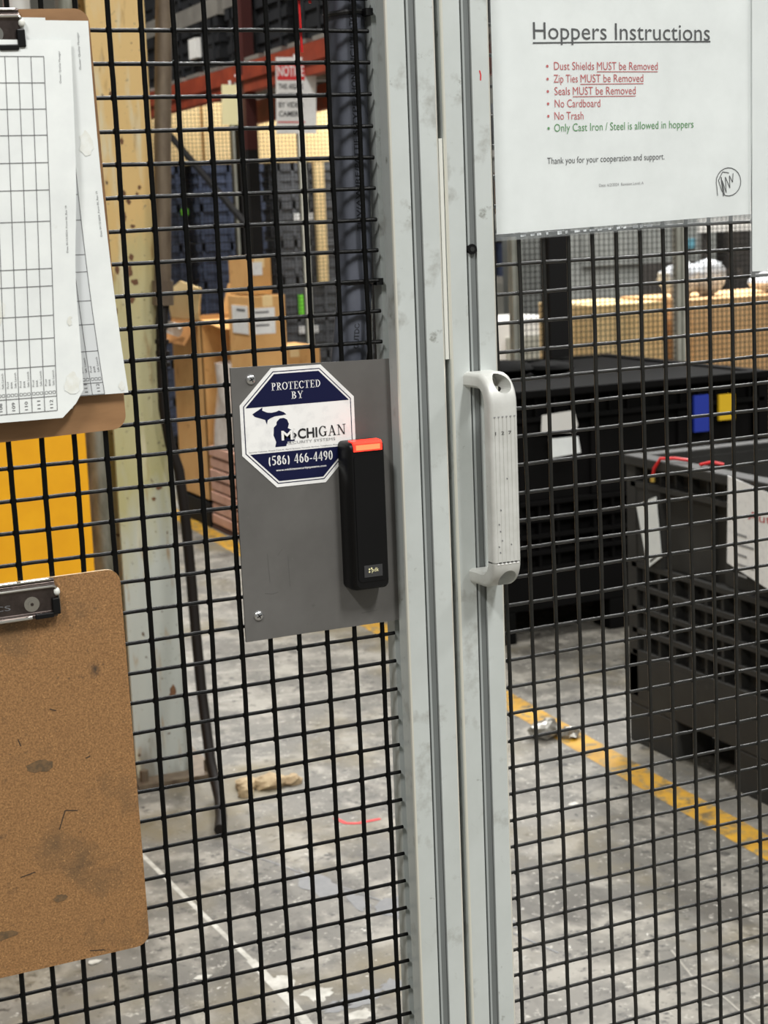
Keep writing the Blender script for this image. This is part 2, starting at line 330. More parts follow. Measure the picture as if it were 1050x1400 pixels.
# wire mesh panel, left of the post
def wires(mb, fn, nx0, nx1, nz0, nz1, px, pz, rv, rh, mv, mh, blobs, bsz):
    for i in range(nx0, nx1 + 1):
        P = []
        for j in range(nz0 * 2, nz1 * 2 + 1):
            w_ = math.sin(i * 2.3 + j * .37) * .00025 + random.uniform(-.00012, .00012)
            x, y, z = fn(i * px, j * pz / 2); P.append((x + w_, y - .0012, z))
        mb.tube(P, rv, mv, 8)
    for j in range(nz0, nz1 + 1):
        P = []
        for i in range(nx0 * 2 - 1, nx1 * 2 + 2):
            w_ = math.sin(j * 1.9 + i * .41) * .00025 + random.uniform(-.00012, .00012)
            x, y, z = fn(i * px / 2, j * pz); P.append((x, y + .0012, z + w_))
        mb.tube(P, rh, mh, 8)
    for i in range(max(nx0, blobs[0]), min(nx1, blobs[1]) + 1):
        for j in range(max(nz0, blobs[2]), min(nz1, blobs[3]) + 1):
            x, y, z = fn(i * px, j * pz); mb.ball((x, y, z), bsz, bsz * .55, bsz, mv, 8, 4)
mp = MB()
def fl(u, v): return (u - .005 * v, 0, 1.2527 + v + .0077 * u)
wires(mp, fl, -28, -1, -42, 40, .0254, .02515, .0021, .00165, 'wire', 'wire', (-15, -1, -20, 18), .0030)
o = mp.build('wire_fence', loc=(-.36, 0, .2), smooth=True)
tag(o, 'black wire mesh fence left of the aluminium posts, carrying clipboards and reader plate', 'fence')

# gate: stile, mesh, handle
gate = thing('mesh_gate', 'pale aluminium and black wire mesh gate with a grip handle', 'gate', (DX, YC, .1))
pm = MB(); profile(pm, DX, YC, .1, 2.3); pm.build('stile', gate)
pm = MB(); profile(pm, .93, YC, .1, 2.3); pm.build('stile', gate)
for z in (.1222, 2.278):
    pm = MB(); ring = profile_ring(0, 0); pm.prism([(DX + .0222, a, z + b_) for a, b_ in ring], (.93 - .0222 - DX - .0222, 0, 0), 'alu'); pm.build('rail', gate)
c = MB(); cover(c, DX, YC - .0222, .1, 2.3); c.build('slot_cover', gate)
mg = MB()
def fr(u, v): return (.09386 + u - .0100 * (v - .0), .0009 + .004 * v, 1.4612 + v + .0117 * u)
wires(mg, fr, 0, 32, -51, 31, .02452, .02497, .00185, .0016, 'wireg', 'wireg', (0, 12, -29, 9), .0027)
mg.build('wire_mesh', gate, smooth=True)
# handle: ribbed bridge grip
def handle():
    cx = .0648; hw = .0133
    zt, zb, yf, y0 = 1.3745, 1.1925, -.066, -.0222; th = .0125; Ro = .0245
    zt_c = zt - th / 2; zb_c = zb + th / 2; yc = yf + th / 2; R = Ro - th / 2
    path = []
    def arc(cy, cz, a0, a1, n):
        return [(cy + R * math.cos(math.radians(a0 + (a1 - a0) * k / n)), cz + R * math.sin(math.radians(a0 + (a1 - a0) * k / n)), 1) for k in range(n + 1)]
    path = [(y0, zt_c, 0), (y0 - .008, zt_c, 0)] + arc(yc + R, zt_c - R, 90, 180, 9)
    n0 = len(path)
    path += [(yc, 1.3390, 0), (yc, 1.3388, 2), (yc, 1.2162, 2), (yc, 1.2160, 0)]
    path += arc(yc + R, zb_c + R, 180, 270, 9) + [(y0 - .008, zb_c, 0), (y0, zb_c, 0)]
    # cross-section (across x, outward n): rounded rectangle, outward face first with five grooves
    xs = []
    for k in range(6):
        a = -hw + .0040 + k * (2 * hw - .008) / 5
        xs.append(a)
    def section(g):
        s_ = [(-hw, -th / 2 + .002), (-hw, th / 2 - .0035), (-hw + .0012, th / 2 - .001), (-hw + .003, th / 2)]
        for a in xs: s_ += [(a - .0004, th / 2), (a - .0003, th / 2 - g), (a + .0003, th / 2 - g), (a + .0004, th / 2)]
        s_ += [(hw - .003, th / 2), (hw - .0012, th / 2 - .001), (hw, th / 2 - .0035), (hw, -th / 2 + .002), (hw - .002, -th / 2), (-hw + .002, -th / 2)]
        return s_
    vs = []; n = None
    for i, (y, z, k) in enumerate(path):
        if i in (0, 1): nrm = (0, 1)
        elif i >= len(path) - 2: nrm = (0, -1)
        else:
            nrm = (-1, 0)
            if k == 1:
                cz = (zt_c - R) if z > 1.28 else (zb_c + R)
                nrm = ((y - (yc + R)) / R, (z - cz) / R)
        sc = section(.00045 if k == 2 else 0.)
        n = len(sc)
        flare = 1.0 + (.12 if i in (0, len(path) - 1) else 0)
        for (sx, sn) in sc: vs.append((cx + sx * flare, y + nrm[0] * sn, z + nrm[1] * sn))
    mb = MB(); fs = [(i * n + a, i * n + (a + 1) % n, (i + 1) * n + (a + 1) % n, (i + 1) * n + a) for i in range(len(path) - 1) for a in range(n)]
    fs += [list(range(n))[::-1], list(range((len(path) - 1) * n, len(path) * n))]
    mb.add(vs, fs, 'handle')
    o = mb.build('handle', gate, smooth=True); o['label'] = 'pale worn ribbed pull handle'
    cu = MB()
    for z in (1.3660, 1.2010): cu.tube([(cx + .002, -.09, z), (cx + .002, -.034, z)], .0078, 'handlerib', 24)
    cu.v = [tuple(Vector(v) - gate.location) for v in cu.v]
    cut(o, cu)
    for z in (1.3655, 1.2015):
        sc = MB(); sc.tube([(cx + .002, -.039, z), (cx + .002, -.034, z)], .0042, 'handlerib', 14); sc.build('screw', gate if False else o)
    pr = MB()
    sf = lambda x, z: (x, yf - .0003, z)
    pr.text('1  2  7', cx - .009, cx + .006, 1.3245, .0028, 'ink', sf)
    pr.build('stamped_number', o); pr = MB()
    for a in [(.0005, 1.288), (-.006, 1.262), (-.0055, 1.236), (-.007, 1.244), (-.008, 1.25), (.003, 1.232), (-.0085, 1.231), (-.0075, 1.226)]:
        pr.strip([(cx + a[0], a[1]), (cx + a[0] + .0008, a[1] - .0012)], .0009, 'inkgrey', sf)
    pr.build('wear_specks', o); pr = MB()
    for k in range(6):
        x = cx + xs[k]; pr.strip([(x - .0011, 1.2155), (x + .0011, 1.2155)], .0011, 'white', sf); pr.strip([(x - .0009, 1.3395), (x + .0009, 1.3395)], .0009, 'greyink2', sf)
    pr.build('groove_ends', o)
handle()
sc = MB(); sc.tube([(DX, -.0235, 1.4765), (DX, -.0195, 1.4765)], .0043, 'blackplastic', 18); sc.tube([(DX, -.0238, 1.4765), (DX, -.0234, 1.4765)], .0022, 'dark', 6)
sc.build('slot_screw', gate, smooth=True)['label'] = 'black round screw head'
mk = MB(); mk.strip([(.0735, 1.6215), (.0745, 1.618), (.0742, 1.6135)], .0011, 'redtie', lambda x, z: (x, -.0224, z)); mk.build('pen_mark', gate)['label'] = 'small red pen mark'

# ------------------------------------------------------------------ grey plate with sticker
plate = thing('reader_plate', 'grey steel plate screwed to the mesh beside the post, with an octagonal security sticker', 'plate', (-.079, -.004, 1.165))
p = MB(); p.prism([(-.1505, -.0035, 1.391), (-.0105, -.0035, 1.389), (-.0095, -.0035, 1.1645), (-.1000, -.0035, 1.1645), (-.1495, -.0035, 1.1640)], (0, -.0018, 0), 'steelplate')
for q in ([(-.131, 1.2030), (-.124, 1.2018), (-.119, 1.2028)], [(-.109, 1.232), (-.1085, 1.206)], [(-.127, 1.236), (-.126, 1.212)], [(-.118, 1.2335), (-.114, 1.2385)], [(-.045, 1.175), (-.030, 1.176)]): p.strip(q, .0004, 'platescratch', lambda x, z: (x, -.0054, z))
p.build('plate', plate, bevel=.0004)
def screw(par, x, z, y):
    s1 = MB(); s1.ball((x, y, z), .0044, .0026, .0044, 'zinc', 16, 8)
    for a in (0.5, 0.5 + math.pi / 2):
        d = Vector((math.cos(a), 0, math.sin(a))) * .0022; s1.strip([(x - d.x, z - d.z), (x + d.x, z + d.z)], .0009, 'ink', lambda sx, sz: (sx, y - .00265, sz))
    s1.build('screw', par, smooth=True)
screw(plate, -.1335, 1.3805, -.0052); screw(plate, -.1375, 1.1850, -.0052)
# serif lettering drawn from strokes
def serif(mb, txt, x0, x1, z, h, m, fn, wt=.15):
    T, t = wt, wt * .42
    def A(cx, cy, rx, ry, a0, a1, n=14): return ('a', cx, cy, rx, ry, a0, a1, n)
    def B(*q): return ('b',) + q
    G = {'P': (.62, [B(.12, 0, .12 + T, 1), B(0, 0, .4, .05), B(0, .95, .3, 1), A(.28, .735, .32, .265, -90, 90)]),
         'R': (.70, [B(.12, 0, .12 + T, 1), B(0, 0, .38, .05), B(0, .95, .3, 1), A(.28, .745, .32, .255, -90, 90), ('d', .32, .5, .62, .02, T), B(.52, 0, .74, .05)]),
         'B': (.66, [B(.12, 0, .12 + T, 1), B(0, 0, .3, .05), B(0, .95, .3, 1), A(.28, .755, .28, .245, -90, 90), A(.28, .27, .34, .27, -90, 90)]),
         'D': (.74, [B(.12, 0, .12 + T, 1), B(0, 0, .3, .05), B(0, .95, .3, 1), A(.26, .5, .46, .5, -90, 90)]),
         'O': (.78, [A(.39, .5, .39, .5, 0, 360, 28)]), 'C': (.72, [A(.39, .5, .39, .5, 45, 315, 22), B(.62, .68, .66, .96)]),
         'G': (.78, [A(.39, .5, .39, .5, 45, 318, 22), B(.62, .68, .66, .96), B(.56, .05, .56 + T, .42), B(.46, .4, .78, .45)]),
         'T': (.66, [B(.255, 0, .255 + T, 1), B(.14, 0, .52, .05), B(0, .95, .66, 1), B(0, .74, .045, 1), B(.615, .74, .66, 1)]),
         'E': (.64, [B(.12, 0, .12 + T, 1), B(0, 0, .62, .05), B(0, .95, .6, 1), B(.2, .48, .44, .53), B(.56, .74, .6, 1), B(.58, 0, .62, .26), B(.42, .38, .46, .62)]),
         'Y': (.74, [B(.3, 0, .3 + T, .45), B(.18, 0, .56, .05), ('d', .1, 1, .37, .43, T), ('d', .64, 1, .39, .43, t), B(0, .95, .3, 1), B(.5, .95, .74, 1)]),
         'A': (.76, [('d', .37, 1, .12, .02, t), ('d', .36, 1, .63, .02, T), B(.22, .32, .54, .37), B(0, 0, .26, .05), B(.48, 0, .78, .05)]),
         'N': (.80, [B(.12, 0, .12 + t, 1), B(.66, 0, .66 + t, 1), ('d', .14, 1, .66, .03, T), B(0, 0, .28, .05), B(0, .95, .2, 1), B(.54, .95, .84, 1)]),
         '(': (.36, [A(.42, .42, .36, .66, 130, 230, 10)]), ')': (.36, [A(-.06, .42, .36, .66, -50, 50, 10)]), '-': (.36, [B(.04, .28, .32, .38)]), ' ': (.3, []),
         '0': (.52, [A(.26, .5, .26, .5, 0, 360, 24)]), '4': (.54, [B(.32, 0, .32 + T * .9, 1), B(0, .24, .54, .33), ('d', .36, .97, .04, .28, t * 1.2)]),
         '5': (.5, [A(.2, .32, .29, .32, -125, 105, 16), B(.06, .88, .47, 1), ('d', .09, 1, .07, .56, t * 1.3)]),
         '6': (.52, [A(.27, .32, .25, .32, 0, 360, 22), A(.42, .5, .4, .5, 105, 190, 10)]), '9': (.52, [A(.25, .68, .25, .32, 0, 360, 22), A(.1, .5, .4, .5, -75, 10, 10)]),
         '8': (.52, [A(.26, .74, .21, .26, 0, 360, 20), A(.26, .26, .26, .28, 0, 360, 20)])}
    tot = sum(G[c_][0] + .1 for c_ in txt) - .1; k = (x1 - x0) / tot; x = x0
    F = lambda a, b_: fn(x + a * k, z + b_ * h)
    for c_ in txt:
        for g in G[c_][1]:
            if g[0] == 'b': mb.add([F(g[1], g[2]), F(g[3], g[2]), F(g[3], g[4]), F(g[1], g[4])], [(0, 1, 2, 3)], m)
            elif g[0] == 'd':
                _, ax, ay, bx, by, wd = g; mb.add([F(ax - wd / 2, ay), F(ax + wd / 2, ay), F(bx + wd / 2, by), F(bx - wd / 2, by)], [(0, 1, 2, 3)], m)
            else:
                _, cx, cy, rx, ry, a0, a1, n = g; vs = []
                for q in range(n + 1):
                    a = math.radians(a0 + (a1 - a0) * q / n); wv = T * abs(math.cos(a)) + t * abs(math.sin(a))
                    vs += [F(cx + rx * math.cos(a), cy + ry * math.sin(a)), F(cx + max(.01, rx - wv) * math.cos(a), cy + max(.01, ry - min(wv, T)) * math.sin(a))]
                mb.add(vs, [(2 * q, 2 * q + 1, 2 * q + 3, 2 * q + 2) for q in range(n)], m)
        x += (G[c_][0] + .1) * k
st = MB()
def lay(n): return lambda x, z: (x, -.0056 - .0001 * n, z)
def octo(x0, x1, z0, z1, cx_, cz): return [(x0 + cx_, z1), (x1 - cx_, z1), (x1, z1 - cz), (x1, z0 + cz), (x1 - cx_, z0), (x0 + cx_, z0), (x0, z0 + cz), (x0, z1 - cz)]
OC = octo(-.1443, -.0440, 1.2905, 1.3885, .0285, .0285)
st.prism([lay(1)(*q) for q in OC], (0, .0002, 0), 'white')
def inset(pts, d):
    cx_ = sum(q[0] for q in pts) / 8; cz = sum(q[1] for q in pts) / 8
    return [(cx_ + (x - cx_) * (1 - d / .05), cz + (z - cz) * (1 - d / .049)) for x, z in pts]
st.poly([lay(2)(*q) for q in inset(OC, .0028)], 'navy'); st.poly([lay(3)(*q) for q in inset(OC, .0036)], 'white')
IN = inset(OC, .0050)
def clipz(pts, zlo, zhi):
    out = []
    for lim, sg in ((zlo, 1), (zhi, -1)):
        out = []; n = len(pts)
        for i in range(n):
            a, b_ = pts[i], pts[(i + 1) % n]; ia = (a[1] - lim) * sg >= 0; ib = (b_[1] - lim) * sg >= 0
            if ia: out.append(a)
            if ia != ib:
                k = (lim - a[1]) / (b_[1] - a[1]); out.append((a[0] + k * (b_[0] - a[0]), lim))
        pts = out
    return pts
st.poly([lay(4)(*q) for q in clipz(IN, 1.3575, 2)], 'navy'); st.poly([lay(4)(*q) for q in clipz(IN, 0, 1.3195)], 'navy')
UP = [(-134, 1352.3), (-129, 1355), (-125, 1357.2), (-125.3, 1354.6), (-121, 1352.6), (-117, 1352.2), (-113, 1352.8), (-111, 1353.6), (-107, 1352), (-104.6, 1350), (-108, 1349.4), (-111, 1349.3), (-115, 1349), (-119, 1347.6), (-121, 1346.4), (-121.8, 1342.8), (-123.2, 1346.8), (-128, 1348.6), (-132, 1350)]
LP = [(-110.5, 1347), (-107, 1347.2), (-104.2, 1345.6), (-102.8, 1342), (-103.8, 1338.6), (-101, 1337), (-98.5, 1334), (-97.5, 1331), (-98.5, 1327.6), (-102, 1326.2), (-105.4, 1325.8), (-106, 1323.8), (-115.6, 1323.8), (-114.6, 1328), (-116.6, 1333.6), (-116, 1340), (-113.6, 1342), (-113.4, 1344.4)]
for q in (UP, LP): st.poly([lay(4)(a / 1000, b_ / 1000) for a, b_ in q], 'navy')
serif(st, 'PROTECTED', -.1165, -.0735, 1.3702, .0062, 'white', lay(5), .13); serif(st, 'BY', -.0995, -.0890, 1.3622, .0060, 'white', lay(5), .13)
st.text('M', -.1098, -.0998, 1.3290, .0075, 'white', lay(6), .025); st.strip([(-.0990, 1.3288), (-.0990, 1.3376), (-.0976, 1.3376)], .0007, 'white', lay(6))
st.text('CHI', -.0955, -.0782, 1.3292, .0078, 'ink', lay(6), .025); serif(st, 'GAN', -.0768, -.0530, 1.3292, .0086, 'ink', lay(6), .13)
st.strip([(-.0989, 1.3340), (-.0968, 1.3322), (-.0989, 1.3304)], .0012, 'ink', lay(7))
st.text('SECURITY SYSTEMS', -.1050, -.0625, 1.3252, .0022, 'greyink2', lay(6)); st.text('SE', -.1050, -.0990, 1.3252, .0022, 'white', lay(7))
st.text('Security Cameras, Access Control, Alarm Systems, Turnstile Services, Telephones, Phone Systems', -.1385, -.0515, 1.3208, .0011, 'inkgrey', lay(6))
serif(st, '(586) 466-4490', -.1225, -.0655, 1.3090, .0078, 'white', lay(6), .15); st.text('www.michigansecuritysystems.com', -.1160, -.0715, 1.3038, .0017, 'white', lay(6), .02)
st.keep = True
st.build('sticker', plate)['label'] = 'octagonal navy and white security company sticker'

# ------------------------------------------------------------------ card reader
rd = thing('card_reader', 'slim black card reader with a glowing red light bar on the grey plate', 'card reader', (-.049, -.0055, 1.199))
def loft(rings, m, name, par, sm=True):
    mb = MB(); n = len(rings[0]); vs = [q for r in rings for q in r]
    fs = [(i * n + k, i * n + (k + 1) % n, (i + 1) * n + (k + 1) % n, (i + 1) * n + k) for i in range(len(rings) - 1) for k in range(n)] + [list(range(n))[::-1], list(range((len(rings) - 1) * n, len(rings) * n))]
    mb.add(vs, fs, m); return mb.build(name, par, smooth=sm)
def rrect(x0, x1, z0, z1, r, y, n=5, bow=0.):
    pts = []
    for cx_, cz, a0 in ((x1 - r, z1 - r, 0), (x0 + r, z1 - r, 90), (x0 + r, z0 + r, 180), (x1 - r, z0 + r, 270)):
        for k in range(n + 1):
            a = math.radians(a0 + 90 * k / n); x = cx_ + r * math.cos(a); z = cz + r * math.sin(a)
            if bow and z < (z0 + z1) / 2: z -= bow * (1 - ((x - (x0 + x1) / 2) / ((x1 - x0) / 2)) ** 2)
            pts.append((x, y, z))
    return pts
X0, X1, Z0, Z1 = -.0605, -.0262, 1.1995, 1.3240
loft([rrect(X0, X1, Z0, Z1, .004, -.0055, bow=.002), rrect(X0, X1, Z0, Z1, .004, -.019, bow=.002), rrect(X0 + .0012, X1 - .001, Z0 + .001, Z1 - .0006, .004, -.0245, bow=.002), rrect(X0 + .0035, X1 - .0022, Z0 + .003, Z1 - .003, .004, -.0272, bow=.002)], 'blackplastic', 'housing', rd)
fp = MB(); fp.prism([(a, -.0272, b_) for a, y, b_ in rrect(-.0555, -.0300, 1.2070, 1.3130, .003, 0, bow=.0008)], (0, -.0006, 0), 'blackplasticface'); fp.build('front_panel', rd, bevel=.0002)
l = MB(); l.prism([(-.0555, -.0170, 1.3250), (-.0555, -.0262, 1.3247), (-.0555, -.0282, 1.3228), (-.0555, -.0282, 1.3165), (-.0555, -.0170, 1.3165)], (.0255, 0, 0), 'led')
l.prism([(-.0535, -.0285, 1.3218), (-.0535, -.0285, 1.3176), (-.0535, -.0278, 1.3176), (-.0535, -.0278, 1.3218)], (.0215, 0, 0), 'ledcore')
l.build('light_bar', rd)['label'] = 'glowing red light bar'
bd = MB(); bd.prism([(-.0505, -.0278, 1.2205), (-.0340, -.0278, 1.2205), (-.0340, -.0278, 1.2105), (-.0505, -.0278, 1.2105)], (0, -.0004, 0), 'tag')
bf = lambda x, z: (x + .001, -.0284, z)
bd.text('pdk', -.0448, -.0385, 1.2148, .0034, 'cream', bf)
for a in ((-.0470, 1.2172), (-.0450, 1.2178), (-.0470, 1.2150)): bd.poly([bf(a[0] + .0008 * math.cos(k * .7854), a[1] + .0008 * math.sin(k * .7854)) for k in range(8)], 'cream')
bd.keep = True; bd.build('badge', rd)['label'] = 'small dark badge with pale dots and letters'

# ------------------------------------------------------------------ clipboards
def clipboard(label, loc, rz, m):
    t = thing('clipboard', label, 'clipboard', loc, 'hardboard clipboards hung on the mesh', rot=(0, -rz, 0))
    W, H, r = .229, .318, .011; pts = []
    for cx_, cz, a0 in ((-r, -r, 0), (-W + r, -r, 90), (-W + r, -H + r, 180), (-r, -H + r, 270)):
        for k in range(7): a = math.radians(a0 + 15 * k); pts.append((cx_ + r * math.cos(a), -.0018, cz + r * math.sin(a)))
    b = MB(); b.prism(pts, (0, .0030, 0), m, 'boardedge')
    if m == 'board':
        bf_ = lambda x, z: (x, -.0020, z)
        for q in ([(-.066, -.205), (-.060, -.190), (-.050, -.192)], [(-.132, -.150), (-.131, -.175)], [(-.100, -.238), (-.088, -.236)], [(-.050, -.312), (-.038, -.314)], [(-.115, -.090), (-.114, -.098)], [(-.065, -.105), (-.060, -.107)], [(-.092, -.125), (-.090, -.131)], [(-.150, -.210), (-.148, -.222)], [(-.040, -.150), (-.036, -.149)]): b.strip(q, .0009, 'scuffmark', bf_)
        for (cx_, cz, rx, rz) in ((-.160, -.050, .010, .005), (-.118, -.076, .007, .004), (-.155, -.205, .010, .006), (-.075, -.150, .013, .006), (-.118, -.283, .012, .004), (-.070, -.262, .006, .004)):
            b.poly([bf_(cx_ + rx * random.uniform(.6, 1.1) * math.cos(k * .45), cz + rz * random.uniform(.6, 1.1) * math.sin(k * .45)) for k in range(14)], 'boardsmear')
    b.build('board', t, local=True)
    cl = bpy.data.objects.new('clip', None); cl = None
    X1c, X0c = -.0535, -.1760
    k = MB()
    k.prism([(X0c, -.0020, -.0005), (X0c, -.0046, .0005), (X0c, -.0060, -.0010), (X0c, -.0050, -.0026), (X0c, -.0070, -.0040), (X0c, -.0078, -.0060), (X0c, -.0066, -.0085), (X0c, -.0066, -.0250), (X0c, -.0090, -.0268), (X0c, -.0086, -.0296), (X0c, -.0050, -.0290), (X0c, -.0024, -.0230), (X0c, -.0024, -.0030)], (X1c - X0c, 0, 0), 'darksteel')
    o = k.build('clip', t, local=True, bevel=.0004)
    e = MB()
    e.tube([(X0c, -.0056, -.0004), (X1c - .003, -.0056, -.0004)], .0010, 'chrome', 8); e.tube([(X0c, -.0076, -.0056), (X1c - .002, -.0076, -.0056), (X1c, -.0076, -.0066), (X1c + .002, -.0072, -.0125)], .0012, 'chrome', 8)
    e.tube([(X0c, -.0090, -.0282), (X1c - .02, -.0090, -.0282)], .0014, 'chrome', 8); e.tube([(X1c + .0030, -.0034, -.0100), (X1c + .0032, -.0034, -.0265)], .0009, 'chrome', 8)
    e.ball((X1c + .0012, -.0072, -.0105), .0026, .0026, .0034, 'hosewhite', 8, 5)
    e.build('clip_wire', o, local=True, smooth=True)['label'] = 'bright wire edge of the clip'
    c_ = MB(); c_.box(X1c - .0035, X1c + .0024, -.0104, -.0026, -.0280, -.0150, 'blackplastic'); c_.box(X1c - .0175, X1c - .003, -.0104, -.0026, -.0300, -.0258, 'blackplastic')
    c_.build('corner_pad', o, local=True, bevel=.0008)['label'] = 'black plastic corner pad'
    v = MB(); v.tube([(X1c - .0190, -.0064, -.0180), (X1c - .0190, -.0072, -.0180)], .0060, 'chrome', 20); v.tube([(X1c - .0190, -.0070, -.0180), (X1c - .0190, -.0080, -.0180)], .0030, 'chrome', 16); v.tube([(X1c - .0190, -.0078, -.0180), (X1c - .0190, -.0084, -.0180)], .0013, 'darksteel', 10)
    v.build('rivet', o, local=True, smooth=True)
    tx = MB(); tx.text('CS', -.1020, -.0890, -.0205, .0040, 'inkgrey', lambda x, z: (x, -.0068, z)); tx.keep = True; tx.build('stamped_letters', o, local=True)
    return t
clipboard('brown clipboard behind the printed forms, the upper of the two clipboards', (-.2475, -.0055, 1.6680), .027, 'boardu')
clipboard('bare brown clipboard with no papers, the lower of the two clipboards', (-.2525, -.0055, 1.2395), .014, 'board')

# printed forms under the upper clip
def form(label, sx, sz, fx, fy, table_s, gz, cw, ncol, cutcorner, grey, txt, bend_smudge):
    f_ = MB(); W, H = .216, .279
    if cutcorner: Hb = .279
    fn0 = lambda s, z, d=0.: (fx(s, z), fy(s, z) - d, z)
    zt, zb = sz, sz - .280
    nu, nv = 6, 28
    for j in range(nv):
        za, zc = zt + (zb - zt) * j / nv, zt + (zb - zt) * (j + 1) / nv
        for i in range(nu):
            sa, sb = sx - W + W * i / nu, sx - W + W * (i + 1) / nu
            q = [(sa, za), (sb, za), (sb, zc), (sa, zc)]
            if cutcorner and i == nu - 1:      # right strip tapers in at the bent corner
                e = lambda z: sx - max(0, (cutcorner[1] - (z - zb)) / cutcorner[1]) * cutcorner[0]
                q = [(sa, za), (e(za), za), (e(zc), zc), (sa, zc)]
            f_.add([fn0(*a) for a in q], [(0, 1, 2, 3)], 'paper')
    P = lambda d: (lambda s, z: fn0(s, z, d))
    if grey: 
        for k in range(12):
            za, zc = gz[0] + (gz[-1] - gz[0]) * k / 12, gz[0] + (gz[-1] - gz[0]) * (k + 1) / 12
            f_.add([P(.0002)(a, b_) for a, b_ in ((table_s - cw * ncol, za), (table_s, za), (table_s, zc), (table_s - cw * ncol, zc))], [(0, 1, 2, 3)], 'paperg')
    L1 = P(.0004)
    for k in range(ncol + 1):
        n = 16; f_.strip([(table_s - cw * k, gz[0] + (gz[-1] - gz[0]) * q / n) for q in range(n + 1)], .00045, 'inkgrey', L1)
    for z in gz: f_.strip([(table_s - cw * ncol * (1 - q / 4), z) for q in range(5)], .00045, 'inkgrey', L1)
    zc, zh, zb2 = gz[-3], gz[-2], gz[-1]
    for k in range(ncol):
        s0 = table_s - cw * (k + 1)
        num = str(112 - k)
        f_.text(num, zb2 + .0022, zb2 + .0085, s0 + cw * .68, .0024, 'inkgrey', L1, vert=True)
        for i_, wd in enumerate(('Prod', 'BWR', 'Safe Launch')):
            sc = s0 + cw * (.26 + .3 * i_)
            f_.text(wd, zh + .0082, zh + .0082 + (.0048, .0048, .0115)[i_], sc, .0014, 'inkgrey', L1, vert=True)
            q = .0010; zz = zh + .0030; ss = s0 + cw * (.2 + .3 * i_)
            f_.strip([(ss - q, zz - q), (ss + q, zz - q), (ss + q, zz + q), (ss - q, zz + q), (ss - q, zz - q)], .0003, 'inkgrey', L1)
    for (wd, s_, z0, z1, h) in txt: f_.text(wd, z0, z1, s_, h, 'inkgrey', L1, vert=True)
    for (s_, z, rx, rz) in bend_smudge:
        f_.poly([P(.0003)(s_ + rx * random.uniform(.7, 1.1) * math.cos(k * .4), z + rz * random.uniform(.7, 1.1) * math.sin(k * .4)) for k in range(16)], 'smudge')
    f_.keep = True
    o = f_.build('printed_form', loc=(fx(sx, zb), fy(sx, zb), zb))
    return tag(o, label, 'paper', 'printed forms on the upper clipboard')
gzf = [1.632, 1.613, 1.594, 1.575, 1.555, 1.535, 1.512, 1.477, 1.464, 1.442, 1.425, 1.404, 1.381, 1.370]
form('front white printed form with a bent lower corner, on top of the other forms', -.2640, 1.6440,
     lambda s, z: s - .040 * (1.644 - z) - (.003 * math.exp(-((z - 1.47) / .05) ** 2) if s > -.27 else 0), lambda s, z: -.0140 - .0085 * min(1, max(0, (1.644 - z) / .28)) - .0015 * math.sin((1.644 - z) * 20),
     -.2850, gzf, .0096, 12, (.017, .016), False,
     [('Owner: Quality Manager', -.2727, 1.6125, 1.6360, .0013), ('Date 01/15/2024_Form 05_Rev 19', -.2722, 1.4880, 1.5230, .0013)], [(-.2722, 1.3890, .007, .010), (-.3300, 1.4480, .010, .012), (-.272, 1.437, .003, .004)])
gzb = [1.640, 1.618, 1.596, 1.575, 1.559, 1.531, 1.512, 1.486, 1.473, 1.451, 1.433, 1.4125, 1.388, 1.379]
form('white printed form behind the front one, its right edge fanned out towards the post', -.2490, 1.6585,
     lambda s, z: s + .012 * (max(0, 1.6585 - z) / .285) ** 2.2, lambda s, z: -.0105 - .003 * max(0, 1.6585 - z) / .285,
     -.2680, gzb, .0096, 12, None, True,
     [('Owner: Quality Manager', -.2570, 1.6230, 1.6500, .0014), ('Date 01/15/2024_Form 05_Rev 19', -.2530, 1.4990, 1.5330, .0014)], [(-.258, 1.568, .006, .010), (-.2535, 1.384, .003, .004)])
o = MB().box(-.497, -.2810, -.0095, -.0093, 1.3690, 1.6605, 'paper').build('printed_form', loc=(-.389, -.0094, 1.369))
tag(o, 'rearmost form, only its top edge showing above the others on the clipboard', 'paper', 'printed forms on the upper clipboard')

# ------------------------------------------------------------------ instruction sign on the gate
sg = thing('instruction_sign', 'white laminated sheet headed Hoppers Instructions taped to the gate mesh', 'sign', (.228, -.004, 1.487))
s1 = MB()
y_s = -.0042
SP = lambda d: (lambda x, z: (x, y_s - d - .0012 * math.sin((x - .1) * 9), z))
def quadgrid(mb, c4, m, d, n=10):
    (ax, az), (bx, bz), (cx_, cz), (dx, dz) = c4
    def fn(u, v):
        tx = ax + (bx - ax) * u; tz = az + (bz - az) * u; ux = dx + (cx_ - dx) * u; uz = dz + (cz - dz) * u
        return SP(d)(tx + (ux - tx) * v, tz + (uz - tz) * v)
    mb.grid(fn, n, n, m)
quadgrid(s1, ((.0950, 1.7050), (.3620, 1.7090), (.3570, 1.4960), (.0950, 1.4875)), 'sign', 0)
L1 = SP(.0004)
s1.text('Hoppers Instructions', .1345, .3130, 1.6490, .0140, 'ink', L1, -.002); s1.strip([(.1340, 1.6458), (.3135, 1.6482)], .0013, 'ink', L1)
def line(z, x0, xs, x1, a, b_, m='red', sk=0.):
    K = lambda x, zz: L1(x, zz + sk * (x - x0))
    s1.text(a, x0, xs, z, .0066, m, K, -.003)
    if b_: s1.text(b_, xs + .0028, x1, z, .0066, m, K, -.003); s1.strip([(xs + .0025, z - .0016), (x1, z - .0016)], .0006, m, K)
    s1.poly([K(.1475 + .0012 * math.cos(k * .7854), z + .0030 + .0012 * math.sin(k * .7854)) for k in range(8)], m)
line(1.6238, .1540, .1935, .2580, 'Dust Shields', 'MUST be Removed')
